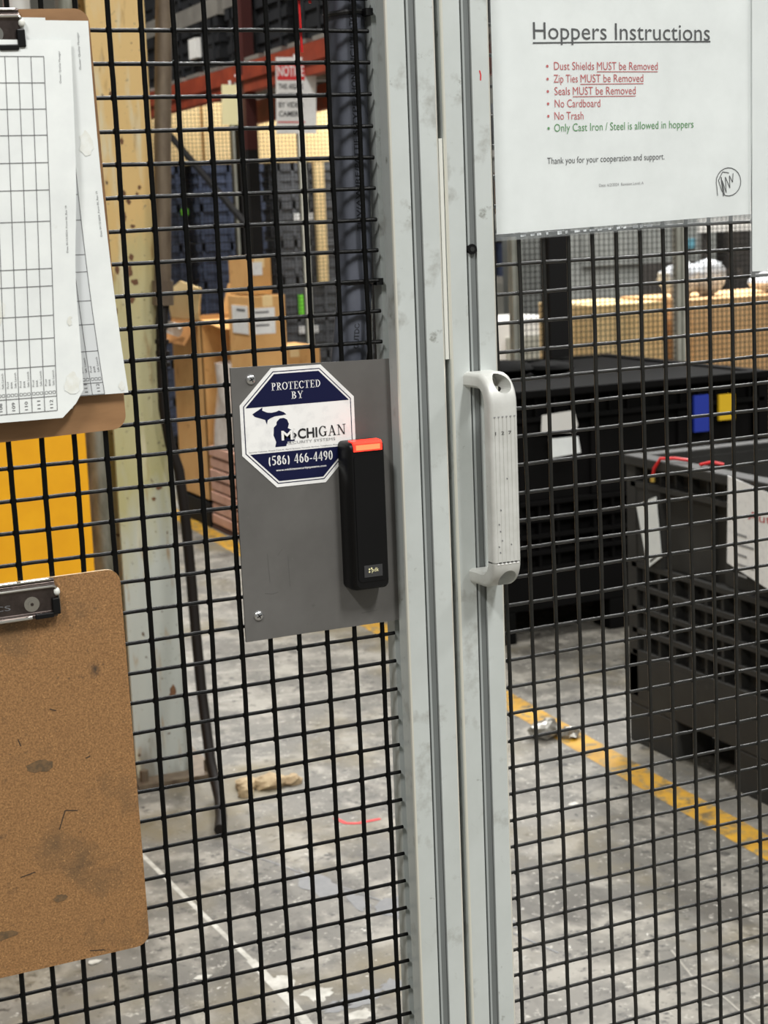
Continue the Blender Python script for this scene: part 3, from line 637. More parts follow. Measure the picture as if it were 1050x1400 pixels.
line(1.6132, .1535, .1770, .2430, 'Zip Ties', 'MUST be Removed', sk=.005)
line(1.6029, .1540, .1692, .2350, 'Seals', 'MUST be Removed', sk=.004)
line(1.5926, .1540, .1990, 0, 'No Cardboard', None); line(1.5823, .1535, .1820, 0, 'No Trash', None)
line(1.5722, .1530, .2950, 0, 'Only Cast Iron / Steel is allowed in hoppers', None, 'green', .012)
s1.text('Thank you for your cooperation and support.', .1455, .2640, 1.5452, .0054, 'ink', lambda x, z: L1(x, z + .014 * (x - .1455)), -.004)
s1.text('Date: 6/2/2024  Revision Level: A', .1965, .2420, 1.5248, .0024, 'greyink2', lambda x, z: L1(x, z + .02 * (x - .1965)))
loop = [(.3205 + .0, 1.5135)] + [(.3325 + .0135 * math.cos(math.radians(a)), 1.5255 + .0125 * math.sin(math.radians(a)) - .0) for a in range(200, -110, -18)] + [(.3250, 1.5180), (.3215, 1.5270), (.3260, 1.5345), (.3330, 1.5335)]
s1.strip(loop, .0007, 'ink', L1)
s1.strip([(.3280, 1.5140), (.3255, 1.5270), (.3300, 1.5160), (.3290, 1.5300), (.3340, 1.5200), (.3335, 1.5310), (.3370, 1.5250), (.3375, 1.5330)], .0007, 'ink', L1)
s1.strip([(.3270, 1.5130), (.3250, 1.5250), (.3245, 1.5300)], .0010, 'ink', L1)
s1.keep = True; s1.build('printed_sheet', sg)
s2 = MB(); quadgrid(s2, ((.0930, 1.7070), (.3645, 1.7120), (.3590, 1.4890), (.0930, 1.4815)), 'sleeve', .0010, 8); s2.keep = True
s2.strip([(.094 + .0088 * q, 1.4846 + .00030 * q) for q in range(31)], .0052, 'sleeveedge', SP(.0012))
for q in range(16): x = .118 + .0085 * q + random.uniform(-.002, .002); s2.strip([(x, 1.4848 + .03 * (x - .094)), (x + random.uniform(.002, .006), 1.4852 + .03 * (x - .094))], random.uniform(.0015, .0032), 'sleeveglint', SP(.0016))  # bright glints painted along the bottom seal of the sleeve
s2.build('plastic_sleeve', sg)['label'] = 'clear plastic sleeve'
n = MB(); n.box(.3575, .5740, -.0070, -.0068, 1.4440, 1.7200, 'sign'); n.box(.3545, .577, -.0074, -.0073, 1.4390, 1.7250, 'sleeve')
tag(n.build('paper_sign', loc=(.466, -.007, 1.444)), 'blank white sheet in a sleeve at the right edge, beside the Hoppers sign', 'sign')

# ------------------------------------------------------------------ conduit behind the mesh
cn = thing('flexible_conduit', 'dark grey flexible conduit with printed lettering, tied behind the mesh beside the post', 'conduit', (-.028, .018, 1.2))
path = [(-.0250, .0205, 2.30), (-.0255, .0205, 1.70), (-.0260, .0205, 1.56), (-.0270, .0205, 1.48), (-.0295, .0190, 1.44), (-.0340, .021, 1.40), (-.0400, .0240, 1.36), (-.0500, .028, 1.30), (-.065, .03, 1.25)]
k = MB(); k.tube(path, .0150, 'conduit', 20)
def cf(s, z):      # wraps lettering round the tube; s = arc position across
    a = s / .0150 - .35
    cx_ = -.0262 - max(0, 1.485 - z) * .09
    return (cx_ + .0153 * math.sin(a), .0205 - .0153 * math.cos(a), z)
for body, z0, z1 in (('OUTDOOR', 1.3985, 1.4280), ('UR/EE', 1.4330, 1.4500), ('TUV/AWIRE', 1.4950, 1.5430), ('/PATTIE', 1.5440, 1.5700), ('SITYPE', 1.5730, 1.6000), ('HONE', 1.6060, 1.6260), ('LIC', 1.6290, 1.6400), ('LIQUID-TIGHT', 1.6420, 1.6740), ('OUTDOOR', 1.6780, 1.7050)):
    k.text(body, z0, z1, .0060, .0042, 'conduitink', cf, vert=True)
k.build('tube', cn, smooth=True)
for z in (1.4530, 1.6700):
    t = MB(); t.tube([(-.0262 + .0164 * math.cos(a * math.pi / 8), .0205 + .0164 * math.sin(a * math.pi / 8), z + .0006 * math.cos(a)) for a in range(17)], .0022, 'tie', 6, False)
    t.box(-.0165, -.0105, .000, .008, z - .0028, z + .0028, 'tie'); t.build('cable_tie', cn)
k = MB(); k.tube([(-.012, .040, 1.19), (-.0095, .040, 1.412), (-.0025, .040, 1.65), (.006, .040, 2.3)], .0040, 'cable', 10); k.build('thin_cable', loc=(-.0015, .034, 1.19)); k = MB(); k.tube([(-.009, .047, 1.19), (-.0040, .047, 1.412), (.0042, .047, 1.65), (.012, .047, 2.3)], .0022, 'hosewhite', 8); tag(k.build('white_cable', loc=(.0125, .045, 1.19), smooth=True), 'thin off white cable running up directly behind the post, right of the black cable', 'cable'); tag(bpy.data.objects['thin_cable'], 'thin black cable running up between the conduit and the post', 'cable')
for z0, z1, x in ((1.600, 1.74, -.0730),):
    k = MB(); k.tube([(x - .0015, .004, z1), (x, .0042, 1.68), (x + .0008, .0045, 1.638)], .0017, 'redtie', 8, flat=.6); k.tube([(x + .009, .004, 1.74), (x + .0095, .004, 1.676)], .0017, 'redtie', 8, flat=.6)
    k.tube([(x - .0015, .004, z1), (x + .003, .004, z1 + .008), (x + .009, .004, z1)], .0017, 'redtie', 8)
    tag(k.build('cable_tie', loc=(x, .004, 1.64), smooth=True), 'red cable tie with its tail hanging down at the top of the mesh', 'cable tie')

# ------------------------------------------------------------------ steel column and what stands by it
cl = thing('steel_column', 'rust spotted cream and grey steel column behind the left mesh', 'column', (.62, 3.1, 0))
x0, x1 = .5480, .7030
k = MB(); k.box(x0, x1, 3.050, 3.064, .012, 3.4, 'colpaint'); k.build('front_flange', cl)
k = MB(); k.box((x0 + x1) / 2 - .005, (x0 + x1) / 2 + .005, 3.064, 3.20, .012, 3.4, 'colpaint'); k.build('web', cl)
k = MB(); k.box(x0, x1, 3.20, 3.214, .012, 3.4, 'colpaint'); k.build('rear_flange', cl)
k = MB()
for (x, z, rx, rz) in [(.618, 1.402, .011, .018), (.632, 1.375, .012, .010), (.625, 1.44, .007, .009), (.66, 1.62, .006, .006), (.615, 1.605, .008, .012), (.628, 1.585, .006, .01), (.652, 1.602, .005, .006), (.635, 1.52, .007, .006), (.615, 1.545, .005, .014), (.585, 1.41, .006, .016), (.575, 1.30, .006, .012), (.62, 1.33, .008, .012), (.66, .82, .01, .008), (.645, .79, .007, .006), (.62, 1.74, .007, .01), (.60, 1.86, .006, .008), (.665, .245, .012, .02)]:
    k.poly([(x + rx * random.uniform(.6, 1.2) * math.cos(q * .45), 3.0494, z + rz * random.uniform(.6, 1.2) * math.sin(q * .45)) for q in range(14)], 'rust')
k.build('rust_spots', cl)
k = MB(); k.box(.535, .77, 2.985, 3.28, 0, .014, 'pipebrown')
for a in ((.56, 3.02), (.745, 3.02), (.56, 3.25), (.745, 3.25)): k.tube([(a[0], a[1], .014), (a[0], a[1], .045)], .012, 'pipebrown', 6)
k.build('base_plate', cl)
k = MB(); k.tube([(.815, 3.03, 2.9), (.750, 3.03, 2.08), (.7275, 3.025, 1.80), (.700, 3.025, 1.37)], .0225, 'pipebrown', 14); o = k.build('wall_conduit', loc=(.735, 3.045, 1.25), smooth=True)
c2 = MB(); c2.tube([(.700, 3.025, 1.375), (.697, 3.025, 1.31)], .029, 'pipebrown', 14); c2.tube([(.697, 3.025, 1.312), (.684, 3.01, 1.25)], .017, 'cable', 12)
for z in (1.15, 1.18, 1.21): c2.tube([(.680, 3.0, z), (.681, 3.0, z + .012)], .019, 'cable', 10)
c2.build('coupling', o, smooth=True, loc=(.735, 3.045, 1.25)); tag(o, 'brown grey conduit pipe with a coupling, running up the right edge of the steel column', 'pipe')
k = MB(); k.tube([(.684, 3.01, 1.25), (.676, 3.0, 1.15), (.674, 3.0, 1.04), (.686, 3.0, .94), (.703, 2.99, .87), (.711, 2.985, .75), (.715, 2.98, .60), (.712, 2.955, .44), (.708, 2.92, .27), (.703, 2.86, .09), (.690, 2.76, .02), (.655, 2.64, .016), (.62, 2.55, .016)], .0145, 'cable', 10)
tag(k.build('hanging_cable', loc=(.65, 2.62, 0), smooth=True), 'dark brown cable hanging beside the steel column down to the floor', 'cable')
k = MB(); k.tube([(.508, 3.09, 0), (.508, 3.09, 3.4)], .029, 'pipegrey', 16); tag(k.build('grey_pipe', loc=(.508, 3.09, 0), smooth=True), 'weathered grey pipe between the yellow guard and the steel column', 'pipe')
g = thing('column_guard', 'bright yellow steel guard left of the column, seen between the two clipboards', 'guard', (.15, 2.97, 0))
k = MB(); k.box(-.16, .447, 2.955, 2.965, 0.03, 1.22, 'yellow'); k.box(.437, .447, 2.965, 3.02, .03, 1.22, 'yellow'); k.box(-.16, -.15, 2.965, 3.02, .03, 1.22, 'yellow'); k.build('panel', g, bevel=.003)
k = MB(); k.box(-.2, .48, 2.93, 3.05, 0, .03, 'yellow'); k.build('foot', g)
k = MB(); k.tube([(.292, 3.2, 0), (.292, 3.2, 3.4)], .021, 'redpipe', 14); tag(k.build('red_pipe', loc=(.292, 3.2, 0), smooth=True), 'red vertical pipe just above the upper clipboard', 'pipe')
k = MB(); k.box(.10, .345, 3.30, 3.34, 1.3, 2.6, 'pale'); tag(k.build('pale_panel', loc=(.22, 3.32, 1.3)), 'pale grey board behind the red pipe above the upper clipboard', 'panel')
k = MB(); k.tube([(.405, 3.2, 0), (.405, 3.2, 3.4)], .034, 'pale', 14); tag(k.build('white_pipe', loc=(.405, 3.2, 0), smooth=True), 'off white pipe between the red pipe and the cream column', 'pipe')
k = MB()
for q in [(.80, 2.86, .035, .03, .018), (.86, 2.84, .05, .035, .022), (.92, 2.83, .03, .025, .016), (.775, 2.80, .022, .02, .02)]: k.ball((q[0], q[1], q[4] * .6), q[2], q[3], q[4], 'crust', 10, 6, .16)
tag(k.build('broken_grout', loc=(.85, 2.84, 0)), 'crumbled tan grout lump on the floor by the column foot', 'debris')
k = MB(); k.strip([(.92, 2.52), (.93, 2.47), (.955, 2.455), (1.02, 2.455)], .012, 'redtie', lambda x, y: (x, y, .0012)); tag(k.build('paint_mark', loc=(.95, 2.47, 0)), 'small red paint mark on the floor beyond the column foot', 'mark')
k = MB(); k.ball((1.72, 2.83, .022), .05, .035, .028, 'foil', 10, 6, .35); k.ball((1.78, 2.79, .016), .03, .03, .018, 'foil', 8, 5, .35)
tag(k.build('crumpled_foil', loc=(1.73, 2.82, 0)), 'crumpled silvery scrap lying on the yellow floor line', 'litter')
for i, (x, y) in enumerate([(1.50, 2.30), (1.365, 1.25), (.15, 1.98), (.33, 1.80)]):
    k = MB(); k.poly([(x + random.uniform(.012, .022) * math.cos(a * 1.05), y + random.uniform(.008, .014) * math.sin(a * 1.05), .002) for a in range(6)], 'floorw')
    k.prism([(v[0], v[1], .0012) for v in k.v], (0, 0, .001), 'floorw')
    tag(k.build('paper_scrap', loc=(x, y, 0)), ['tiny white scrap on the floor left of the yellow line, right of the gate stile', 'white fleck on the floor at the lower right, nearest the frame edge', 'white fleck on the floor just below the lower clipboard, farther back', 'white fleck on the floor below the right corner of the lower clipboard'][i], 'scrap')

# ------------------------------------------------------------------ bulk containers
def bulk_bin(label, x0, x1, y0, y1, H, m, lat0, lat1, up1, detail):
    t = thing('bulk_container', label, 'container', ((x0 + x1) / 2, (y0 + y1) / 2, 0), 'black plastic bulk containers behind the gate')
    d = .035; b = MB()
    for (a0, a1, b0, b1) in ((x0 + d, x0 + d + .02, y0 + d, y1 - d), (x1 - d - .02, x1 - d, y0 + d, y1 - d), (x0 + d, x1 - d, y0 + d, y0 + d + .02), (x0 + d, x1 - d, y1 - d - .02, y1 - d)): b.box(a0, a1, b0, b1, .16, H - .02, m)
    b.box(x0 + d, x1 - d, y0 + d, y1 - d, .15, .18, m); b.build('walls', t)
    r = MB()     # ribs on all four sides
    nz = max(2, round((lat1 - lat0) / .062)); Zs = [lat0 + (lat1 - lat0) * k / nz for k in range(nz + 1)] + [up1]
    ny = round((y1 - y0) / .075); nx = round((x1 - x0) / .075)
    for z in Zs:
        for (a0, a1, b0, b1) in ((x0, x0 + d, y0 + .02, y1 - .02), (x1 - d, x1, y0 + .02, y1 - .02), (x0 + .02, x1 - .02, y0, y0 + d), (x0 + .02, x1 - .02, y1 - d, y1)): r.box(a0, a1, b0, b1, z - .007, z + .007, m)
    for k in range(1, ny):
        y = y0 + (y1 - y0) * k / ny
        for a0, a1 in ((x0 + .006, x0 + d), (x1 - d, x1 - .006)): r.box(a0, a1, y - .005, y + .005, lat0, lat1, m); 
        for a0, a1 in ((x0 + .014, x0 + d), (x1 - d, x1 - .014)): r.box(a0, a1, y - .004, y + .004, up1, H - .02, m)
    for k in range(1, nx):
        x = x0 + (x1 - x0) * k / nx
        for a0, a1 in ((y0 + .006, y0 + d), (y1 - d, y1 - .006)): r.box(x - .005, x + .005, a0, a1, lat0, lat1, m)
        for a0, a1 in ((y0 + .014, y0 + d), (y1 - d, y1 - .014)): r.box(x - .004, x + .004, a0, a1, up1, H - .02, m)
    for (a, bb) in ((x0, y0), (x0, y1 - .045), (x1 - .045, y0), (x1 - .045, y1 - .045)): r.box(a, a + .045, bb, bb + .045, .14, H - .01, m)
    r.build('rib_lattice', t)
    pn = MB()    # smooth panels between lattice and rim
    for k in range(3):
        ya, yb = y0 + .05 + (y1 - y0 - .1) * k / 3, y0 + .05 + (y1 - y0 - .1) * (k + 1) / 3
        pn.box(x0 + .018, x0 + d + .002, ya + .03, yb - .03, lat1 + .01, up1 - .01, m)
        xa, xb = x0 + .05 + (x1 - x0 - .1) * k / 3, x0 + .05 + (x1 - x0 - .1) * (k + 1) / 3
        pn.box(xa + .03, xb - .03, y0 + .018, y0 + d + .002, lat1 + .01, up1 - .01, m)
    pn.box(x0 + .002, x0 + d, y1 - .165, y1 - .04, lat1, up1 + .01, m)
    pn.build('side_panel', t)
    k = MB()
    for (a0, a1, b0, b1) in ((x0 - .006, x0 + .05, y0 - .006, y1 + .006), (x1 - .05, x1 + .006, y0 - .006, y1 + .006), (x0 + .05, x1 - .05, y0 - .006, y0 + .05), (x0 + .05, x1 - .05, y1 - .05, y1 + .006)): k.box(a0, a1, b0, b1, H - .028, H, m)
    k.build('rim', t, bevel=.004)
    k = MB(); sk = lat0 - .005
    for (a, bb, wx, wy) in [(x0, y1 - .24, .12, .24), (x0, (y0 + y1) / 2 - .09, .12, .18), (x0, y0, .12, .24), (x1 - .12, y1 - .24, .12, .24), (x1 - .12, (y0 + y1) / 2 - .09, .12, .18), (x1 - .12, y0, .12, .24), ((x0 + x1) / 2 - .1, y0, .2, .12), ((x0 + x1) / 2 - .1, y1 - .12, .2, .12)]: k.box(a, a + wx, bb, bb + wy, 0, .115, m)
    k.box(x0, x1, y0, y1, .115, sk, m); k.build('pallet_base', t, bevel=.004)
    return t
bf = bulk_bin('charcoal ribbed bulk container in front at the right edge, with red wire on its rim', 1.920, 3.06, 1.50, 2.690, .835, 'bin2', .27, .525, .755, True)
k = MB(); k.prism([(1.915, 2.532, .736), (1.915, 2.632, .698), (1.915, 2.578, .528), (1.915, 2.508, .570)], (-.0015, 0, 0), 'paper')
k.strip([(2.565, .548), (2.530, .570)], .006, 'ink', lambda y, z: (1.913, y, z)); k.build('label_tag', bf)['label'] = 'tilted white paper tag'
k = MB(); k.prism([(1.911, 2.195, .835), (1.911, 1.86, .79), (1.911, 1.87, .535), (1.911, 2.20, .608)], (-.0015, 0, 0), 'white')
pf = lambda s, z: (1.9088, 2.185 - s, z)
for j in range(3): k.text('Auto', .075, .20, .735, .022, 'red', pf) if j == 0 else None
for j in range(5): k.text('parts list  qty', .02 + .01 * (j % 2), .14 + .02 * (j % 3), .695 - .026 * j, .010, 'greyink2', pf) if False else k.strip([(.025, .690 - .026 * j), (.07 + .03 * (j % 2), .688 - .026 * j)], .006, 'greyink2', pf)
k.keep = True; k.build('label_sheet', bf)['label'] = 'white sheet with red lettering'
k = MB(); k.tube([(1.912, 2.545, .790), (1.908, 2.530, .815), (1.915, 2.51, .843), (1.935, 2.47, .846), (1.96, 2.44, .842)], .0045, 'redtie', 8); k.tube([(1.912, 2.545, .775), (1.912, 2.545, .792)], .007, 'brass', 8)
k.build('red_wire', bf, smooth=True)['label'] = 'red wire with a brass end'
k = MB(); k.tube([(1.94, 2.36, .841), (1.955, 2.33, .850), (1.985, 2.32, .842)], .0045, 'redtie', 8); k.build('red_wire', bf, smooth=True)['label'] = 'short red wire'
bb = bulk_bin('black bulk container behind the ribbed one, with a white label and blue and yellow tags', 2.05, 3.27, 3.83, 4.97, .905, 'bin', .26, .50, .80, True)
k = MB(); k.box(2.06, 3.26, 3.84, 4.96, .885, .897, 'bin'); k.build('lid', bb)
k = MB(); k.prism([(2.290, 3.826, .815), (2.42, 3.826, .822), (2.435, 3.826, .77), (2.425, 3.826, .742), (2.285, 3.826, .752)], (0, -.003, 0), 'pale'); k.build('label_tag', bb)['label'] = 'pale grey label'
k = MB(); k.prism([(2.315, 3.826, .728), (2.435, 3.826, .728), (2.445, 3.826, .668), (2.325, 3.826, .660)], (0, -.003, 0), 'paper'); k.build('label_tag', bb)['label'] = 'white label'
k = MB(); k.box(2.925, 2.99, 3.815, 3.826, .70, .835, 'blue'); k.build('blue_tag', bb)['label'] = 'blue tag'
k = MB(); k.box(3.035, 3.105, 3.815, 3.826, .735, .83, 'yel'); k.build('yellow_tag', bb)['label'] = 'yellow tag'
k = MB()
for q in [(2.25, 4.3, .12), (2.45, 4.4, .12), (2.62, 4.35, .1), (2.2, 4.6, .1)]: k.ball((q[0], q[1], .905 + q[2] * .22), q[2], q[2], q[2] * .28, 'bin', 12, 6, .08)
tag(k.build('black_bag', loc=(2.4, 4.4, .9), smooth=True), 'slumped black bag lying on top of the rear bulk container', 'bag')

# ------------------------------------------------------------------ far guard fence
def far_fence(label, y, posts, xa, xb, z0, z1, pitch=.0254, r=.0021):
    t = thing('guard_fence', label, 'fence', ((xa + xb) / 2, y, 0))
    for x in posts:
        k = MB(); profile(k, x, y, 0, z1, 'galv'); k.build('post', t)
    k = MB(); n = int((xb - xa) / pitch)
    for i in range(n + 1): x = xa + pitch * i; k.tube([(x, y, z0), (x, y, z1)], r, 'wireg', 4, False)
    for j in range(int((z1 - z0) / pitch) + 1): z = z0 + pitch * j; k.tube([(xa, y + .003, z), (xb, y + .003, z)], r, 'wireg', 4, False)
    k.build('wire_mesh', t)
far_fence('guard fence of grey posts and black mesh in front of the cardboard at the right', 5.20, (2.944, 3.800, 5.3), 2.97, 5.30, .15, 2.2)
far_fence('guard fence of grey posts and black mesh beyond the boxes at the left', 9.10, (2.13, 3.045, 3.50, 4.35), 2.15, 4.35, .15, 2.45)
# cardboard behind the right fence
def carton(label, x0, x1, y0, y1, z0, z1, m, group=None, tape=True):
    t = thing('cardboard_box', label, 'box', ((x0 + x1) / 2, (y0 + y1) / 2, z0), group)
    k = MB(); k.box(x0, x1, y0, y1, z0, z1, m); k.build('carton', t, bevel=.004)
    if tape:
        k = MB(); k.box((x0 + x1) / 2 - .025, (x0 + x1) / 2 + .025, y0 - .001, y1 + .001, z1 - .05, z1 + .001, 'cardlight'); k.build('tape', t)
    return t
carton('pale cardboard box left of the right fence post, behind the mesh', 3.62, 4.02, 5.65, 6.2, .15, 1.075, 'cardlight', 'large boxes behind the right fence', tape=False)
carton('tan cardboard box right of the right fence post, behind the mesh', 4.05, 4.95, 5.45, 6.1, .15, 1.085, 'cardtan', 'large boxes behind the right fence', tape=False)
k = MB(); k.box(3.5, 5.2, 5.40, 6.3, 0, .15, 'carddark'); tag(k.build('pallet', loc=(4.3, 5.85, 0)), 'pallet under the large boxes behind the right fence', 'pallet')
k = MB(); k.ball((4.16, 5.72, 1.173), .11, .1, .085, 'whitebag', 12, 8, .12); k.ball((4.30, 5.7, 1.178), .09, .1, .09, 'whitebag', 12, 8, .12); tag(k.build('plastic_bag', loc=(4.2, 5.7, 1.085), smooth=True), 'crumpled white plastic bag on the tan box, left of the blank sheet', 'bag')
k = MB(); k.ball((4.66, 5.66, 1.138), .13, .1, .05, 'whitebag', 12, 8, .12); tag(k.build('plastic_bag', loc=(4.66, 5.66, 1.085), smooth=True), 'white plastic bag on the tan box at the right frame edge', 'bag')

# machinery far behind, seen through the gate
def cabinet(name, label, cat, x0, x1, y0, y1, z1, m, panels, z0=0.):
    t = thing(name, label, cat, ((x0 + x1) / 2, (y0 + y1) / 2, z0)); k = MB(); k.box(x0, x1, y0, y1, z0, z1, m); k.build('body', t, bevel=.01)
    for (nm, a, b_, c_, d_, pm_) in panels:
        k = MB(); k.box(a, b_, y0 - .02, y0, c_, d_, pm_); k.build(nm, t)
    return t
cabinet('machine_cabinet', 'light grey machine cabinet far behind, left of the right fence post', 'machine', 5.45, 6.7, 9.0, 10, 2.3, 'machine', [('door', 5.55, 6.05, 1.15, 2.2, 'machine'), ('dark_panel', 6.05, 6.6, .85, 1.15, 'machdark'), ('screen', 6.35, 6.5, 1.24, 1.31, 'cyan'), ('handle', 6.02, 6.05, 1.5, 1.7, 'blackpost')])
t = thing('notice_board', 'white board with a blue edge far behind, left of the blank sheet', 'board', (6.6, 8.3, 1.3))
k = MB(); k.box(6.05, 6.55, 8.28, 8.30, 1.36, 1.75, 'pale'); k.build('panel', t); k = MB(); k.box(6.55, 6.62, 8.27, 8.30, 1.30, 1.80, 'blue'); k.build('frame', t); k = MB(); k.box(6.1, 6.14, 8.3, 8.34, 0, 1.36, 'machdark'); k.box(6.5, 6.54, 8.3, 8.34, 0, 1.36, 'machdark'); k.build('leg', t)
cabinet('dark_machine', 'dark brown machine housing far behind the tan cardboard box', 'machine', 6.8, 8.9, 8.6, 9.6, 1.37, 'machdark', [('panel', 6.95, 7.5, .5, 1.2, 'blackpost'), ('panel', 7.7, 8.4, .5, 1.2, 'blackpost')])
cabinet('workbench', 'pale low workbench far behind, seen just over the rear container', 'bench', 3.93, 4.94, 8.2, 8.8, .86, 'pale', [('drawer', 4.0, 4.4, .4, .75, 'galv'), ('drawer', 4.5, 4.9, .4, .75, 'galv')])
# shelving far behind between the gate stile and the black column
t = thing('storage_rack', 'dark storage rack with crates far behind the rear container', 'rack', (5.6, 12.2, 0))
for x in (4.9, 5.75, 6.6, 7.5):
    k = MB(); k.box(x - .04, x + .04, 11.9, 11.98, 0, 2.6, 'machdark'); k.build('upright', t)
for z in (1.0, 1.55, 2.1):
    k = MB(); k.box(4.9, 7.5, 11.88, 12.6, z - .06, z, 'rackgrey'); k.build('shelf', t)
cr = None; n_ = 0
for zi, z in enumerate((1.0, 1.55, 2.1)):
    for xi in range(5):
        x = 5.0 + xi * .5
        k = MB(); k.box(x, x + .42, 11.95, 12.5, z, z + .36 + .05 * ((xi + zi) % 2), ['machdark', 'tote', 'totegrey', 'purple', 'carddark'][(xi * 2 + zi * 3) % 5]); k.box(x - .01, x + .43, 11.94, 12.51, z + .3, z + .33, 'machdark')
        tag(k.build('storage_crate', loc=(x + .21, 12.2, z)), '%s crate on the %s shelf of the far storage rack, %s from the left' % (['brown black', 'navy', 'charcoal', 'violet', 'tan'][(xi * 2 + zi * 3) % 5], ['lowest', 'middle', 'top'][zi], ['first', 'second', 'third', 'fourth', 'fifth'][xi]), 'crate', 'crates on the far storage rack')
k = MB(); k.box(4.4, 4.56, 12, 12.16, 0, 3.4, 'galv'); tag(k.build('steel_post', loc=(4.48, 12.1, 0)), 'pale steel post far behind, left of the storage rack', 'post')

# ------------------------------------------------------------------ pallet rack on the right of the aisle
rk = thing('pallet_rack', 'orange pallet rack beam on dark uprights above the cardboard boxes', 'rack', (2.2, 6.6, 0))
k = MB(); k.box(2.19, 2.25, 5.0, 6.48, 2.15, 2.285, 'orange'); k.box(2.19, 2.25, 6.54, 8.9, 2.15, 2.285, 'orange'); k.box(2.182, 2.19, 5.0, 8.9, 2.205, 2.23, 'orange'); k.build('beam', rk)
k = MB(); k.box(3.05, 3.11, 5.07, 8.9, 2.15, 2.285, 'orange'); k.build('beam', rk)
for y in (5.03, 6.51, 8.93):
    k = MB(); k.box(2.195, 2.25, y - .03, y + .03, 0, 1.88, 'blackpost'); k.box(2.195, 2.25, y - .031, y + .031, 1.88, 3.4, 'maroon'); k.build('upright', rk)
    k = MB(); k.box(3.00, 3.10, y - .035, y + .035, 0, 3.4, 'blackpost'); k.build('upright', rk)
k = MB()
for i in range(13): k.box(2.2, 3.1, 5.08 + i * .3, 5.30 + i * .3, 2.29, 2.31, 'rackgrey')
k.build('deck', rk)
k = MB(); k.tube([(2.235, 7.95, 2.07), (2.235, 6.56, 1.476)], .018, 'blackpost', 8); k.build('brace', rk)
# goods on the rack
def tote(x0, x1, y0, y1, z0, h, m, lip=True):
    k = MB(); k.box(x0 + .012, x1 - .012, y0 + .012, y1 - .012, z0, z0 + h, m)
    for q in range(5):
        yy = y0 + (y1 - y0) * (q + .5) / 5; k.box(x0, x0 + .014, yy - .012, yy + .012, z0 + .02, z0 + h, m)
        xx = x0 + (x1 - x0) * (q + .5) / 5; k.box(xx - .012, xx + .012, y0, y0 + .014, z0 + .02, z0 + h, m)
    k.box(x0, x1, y0, y1, z0 + h * .8, z0 + h, m); k.box(x0 + .004, x1 - .004, y0 + .004, y1 - .004, z0 + h * .52, z0 + h * .66, m); k.box(x0 + .004, x1 - .004, y0 + .004, y1 - .004, z0 + h * .22, z0 + h * .38, m); return k
yy = 5.05; i = 0
for (ln, m, h, lb) in [(.9, 'totedark', .26, 'charcoal crate on the orange rack beam, nearest the post'), (.85, 'totedark', .28, 'dark crate on the orange rack beam above the notice sign'), (.9, 'totedark', .27, 'charcoal crate on the orange beam left of the red cable tie'), (.9, 'totedark', .29, 'dark crate on the orange rack beam nearest the column')]:
    o = tote(2.265, 2.98, yy, yy + ln, 2.311, h, m).build('storage_crate', loc=(2.7, yy + ln / 2, 2.311)); tag(o, lb, 'crate', 'crates on the orange rack')
    o = MB().box(2.262, 2.985, yy - .02, yy + ln + .02, 2.311 + h, 2.311 + h + .09, 'rackgrey').build('plastic_pallet', loc=(2.7, yy + ln / 2, 2.311 + h)); tag(o, lb.replace('charcoal crate', 'grey pallet lying on the crate').replace('dark crate', 'grey pallet lying on the crate'), 'pallet', 'grey pallets on the rack crates')
    o = tote(2.265, 2.98, yy, yy + ln, 2.401 + h, .3, 'totedark').build('storage_crate', loc=(2.7, yy + ln / 2, 2.401 + h)); tag(o, lb.replace('charcoal crate', 'upper crate in the stack').replace('dark crate', 'upper dark crate in the stack'), 'crate', 'crates on the orange rack')
    yy += ln + .12
o = MB().box(2.235, 2.264, 7.32, 7.44, 2.40, 2.50, 'pale').build('white_card', loc=(2.17, 7.38, 2.40)); tag(o, 'small white card on the grey goods near the column, top left', 'card')
# notice sign and yellow card hanging on the beam
def card(name, label, cat, px, py, z1, wd, h, yaw, builder):
    t = thing(name, label, cat, (px, py, z1 - h)); t.rotation_euler = (0, .04, yaw); builder(t, wd, h)
    return t
def notice(t, wd, h):
    k = MB(); k.box(-wd / 2, wd / 2, 0, .003, 0, h, 'white'); L = lambda x, z: (x, -.0008, z); L2 = lambda x, z: (x, -.0014, z)
    a, b_ = -wd / 2 + .006, wd * .22
    k.poly([L(a, h * .92), L(b_, h * .92), L(b_, h * .70), L(a, h * .70)][::-1], 'redtie')
    k.text('NOTICE', a + .004, b_ - .004, h * .755, .042, 'white', L2, .02)
    for i_, w_ in enumerate(('THIS AREA IS', 'MONITORED', 'BY VIDEO', 'CAMERA')): k.text(w_, a + .006, b_ - .008, h * (.585 - .12 * i_), .022, 'ink', L2, .02)
    k.strip([(a, h * .15), (b_, h * .15)], .006, 'redtie', L); k.keep = True; k.build('sign_face', t, local=True)
    k = MB(); k.box(-.012, .004, .002, .02, h - .02, h + .012, 'white'); k.build('hook', t, local=True)
card('notice_sign', 'white notice sign with a red header hanging on the orange rack beam', 'sign', 2.145, 5.70, 2.232, .176, .325, -.42, notice)
def ycard(t, wd, h):
    k = MB(); k.box(-wd / 2, wd / 2, 0, .002, 0, h, 'cream'); k.box(wd * .3, wd * .75, .003, .005, .02, h + .05, 'white'); k.build('card_face', t, local=True)
    k = MB(); k.box(-.006, .006, .001, .008, h - .03, h + .02, 'white'); k.build('clip', t, local=True)
card('hang_tag', 'pale yellow tag hanging from the orange rack beam left of the notice sign', 'tag', 2.150, 6.59, 2.195, .080, .19, -.3, ycard)

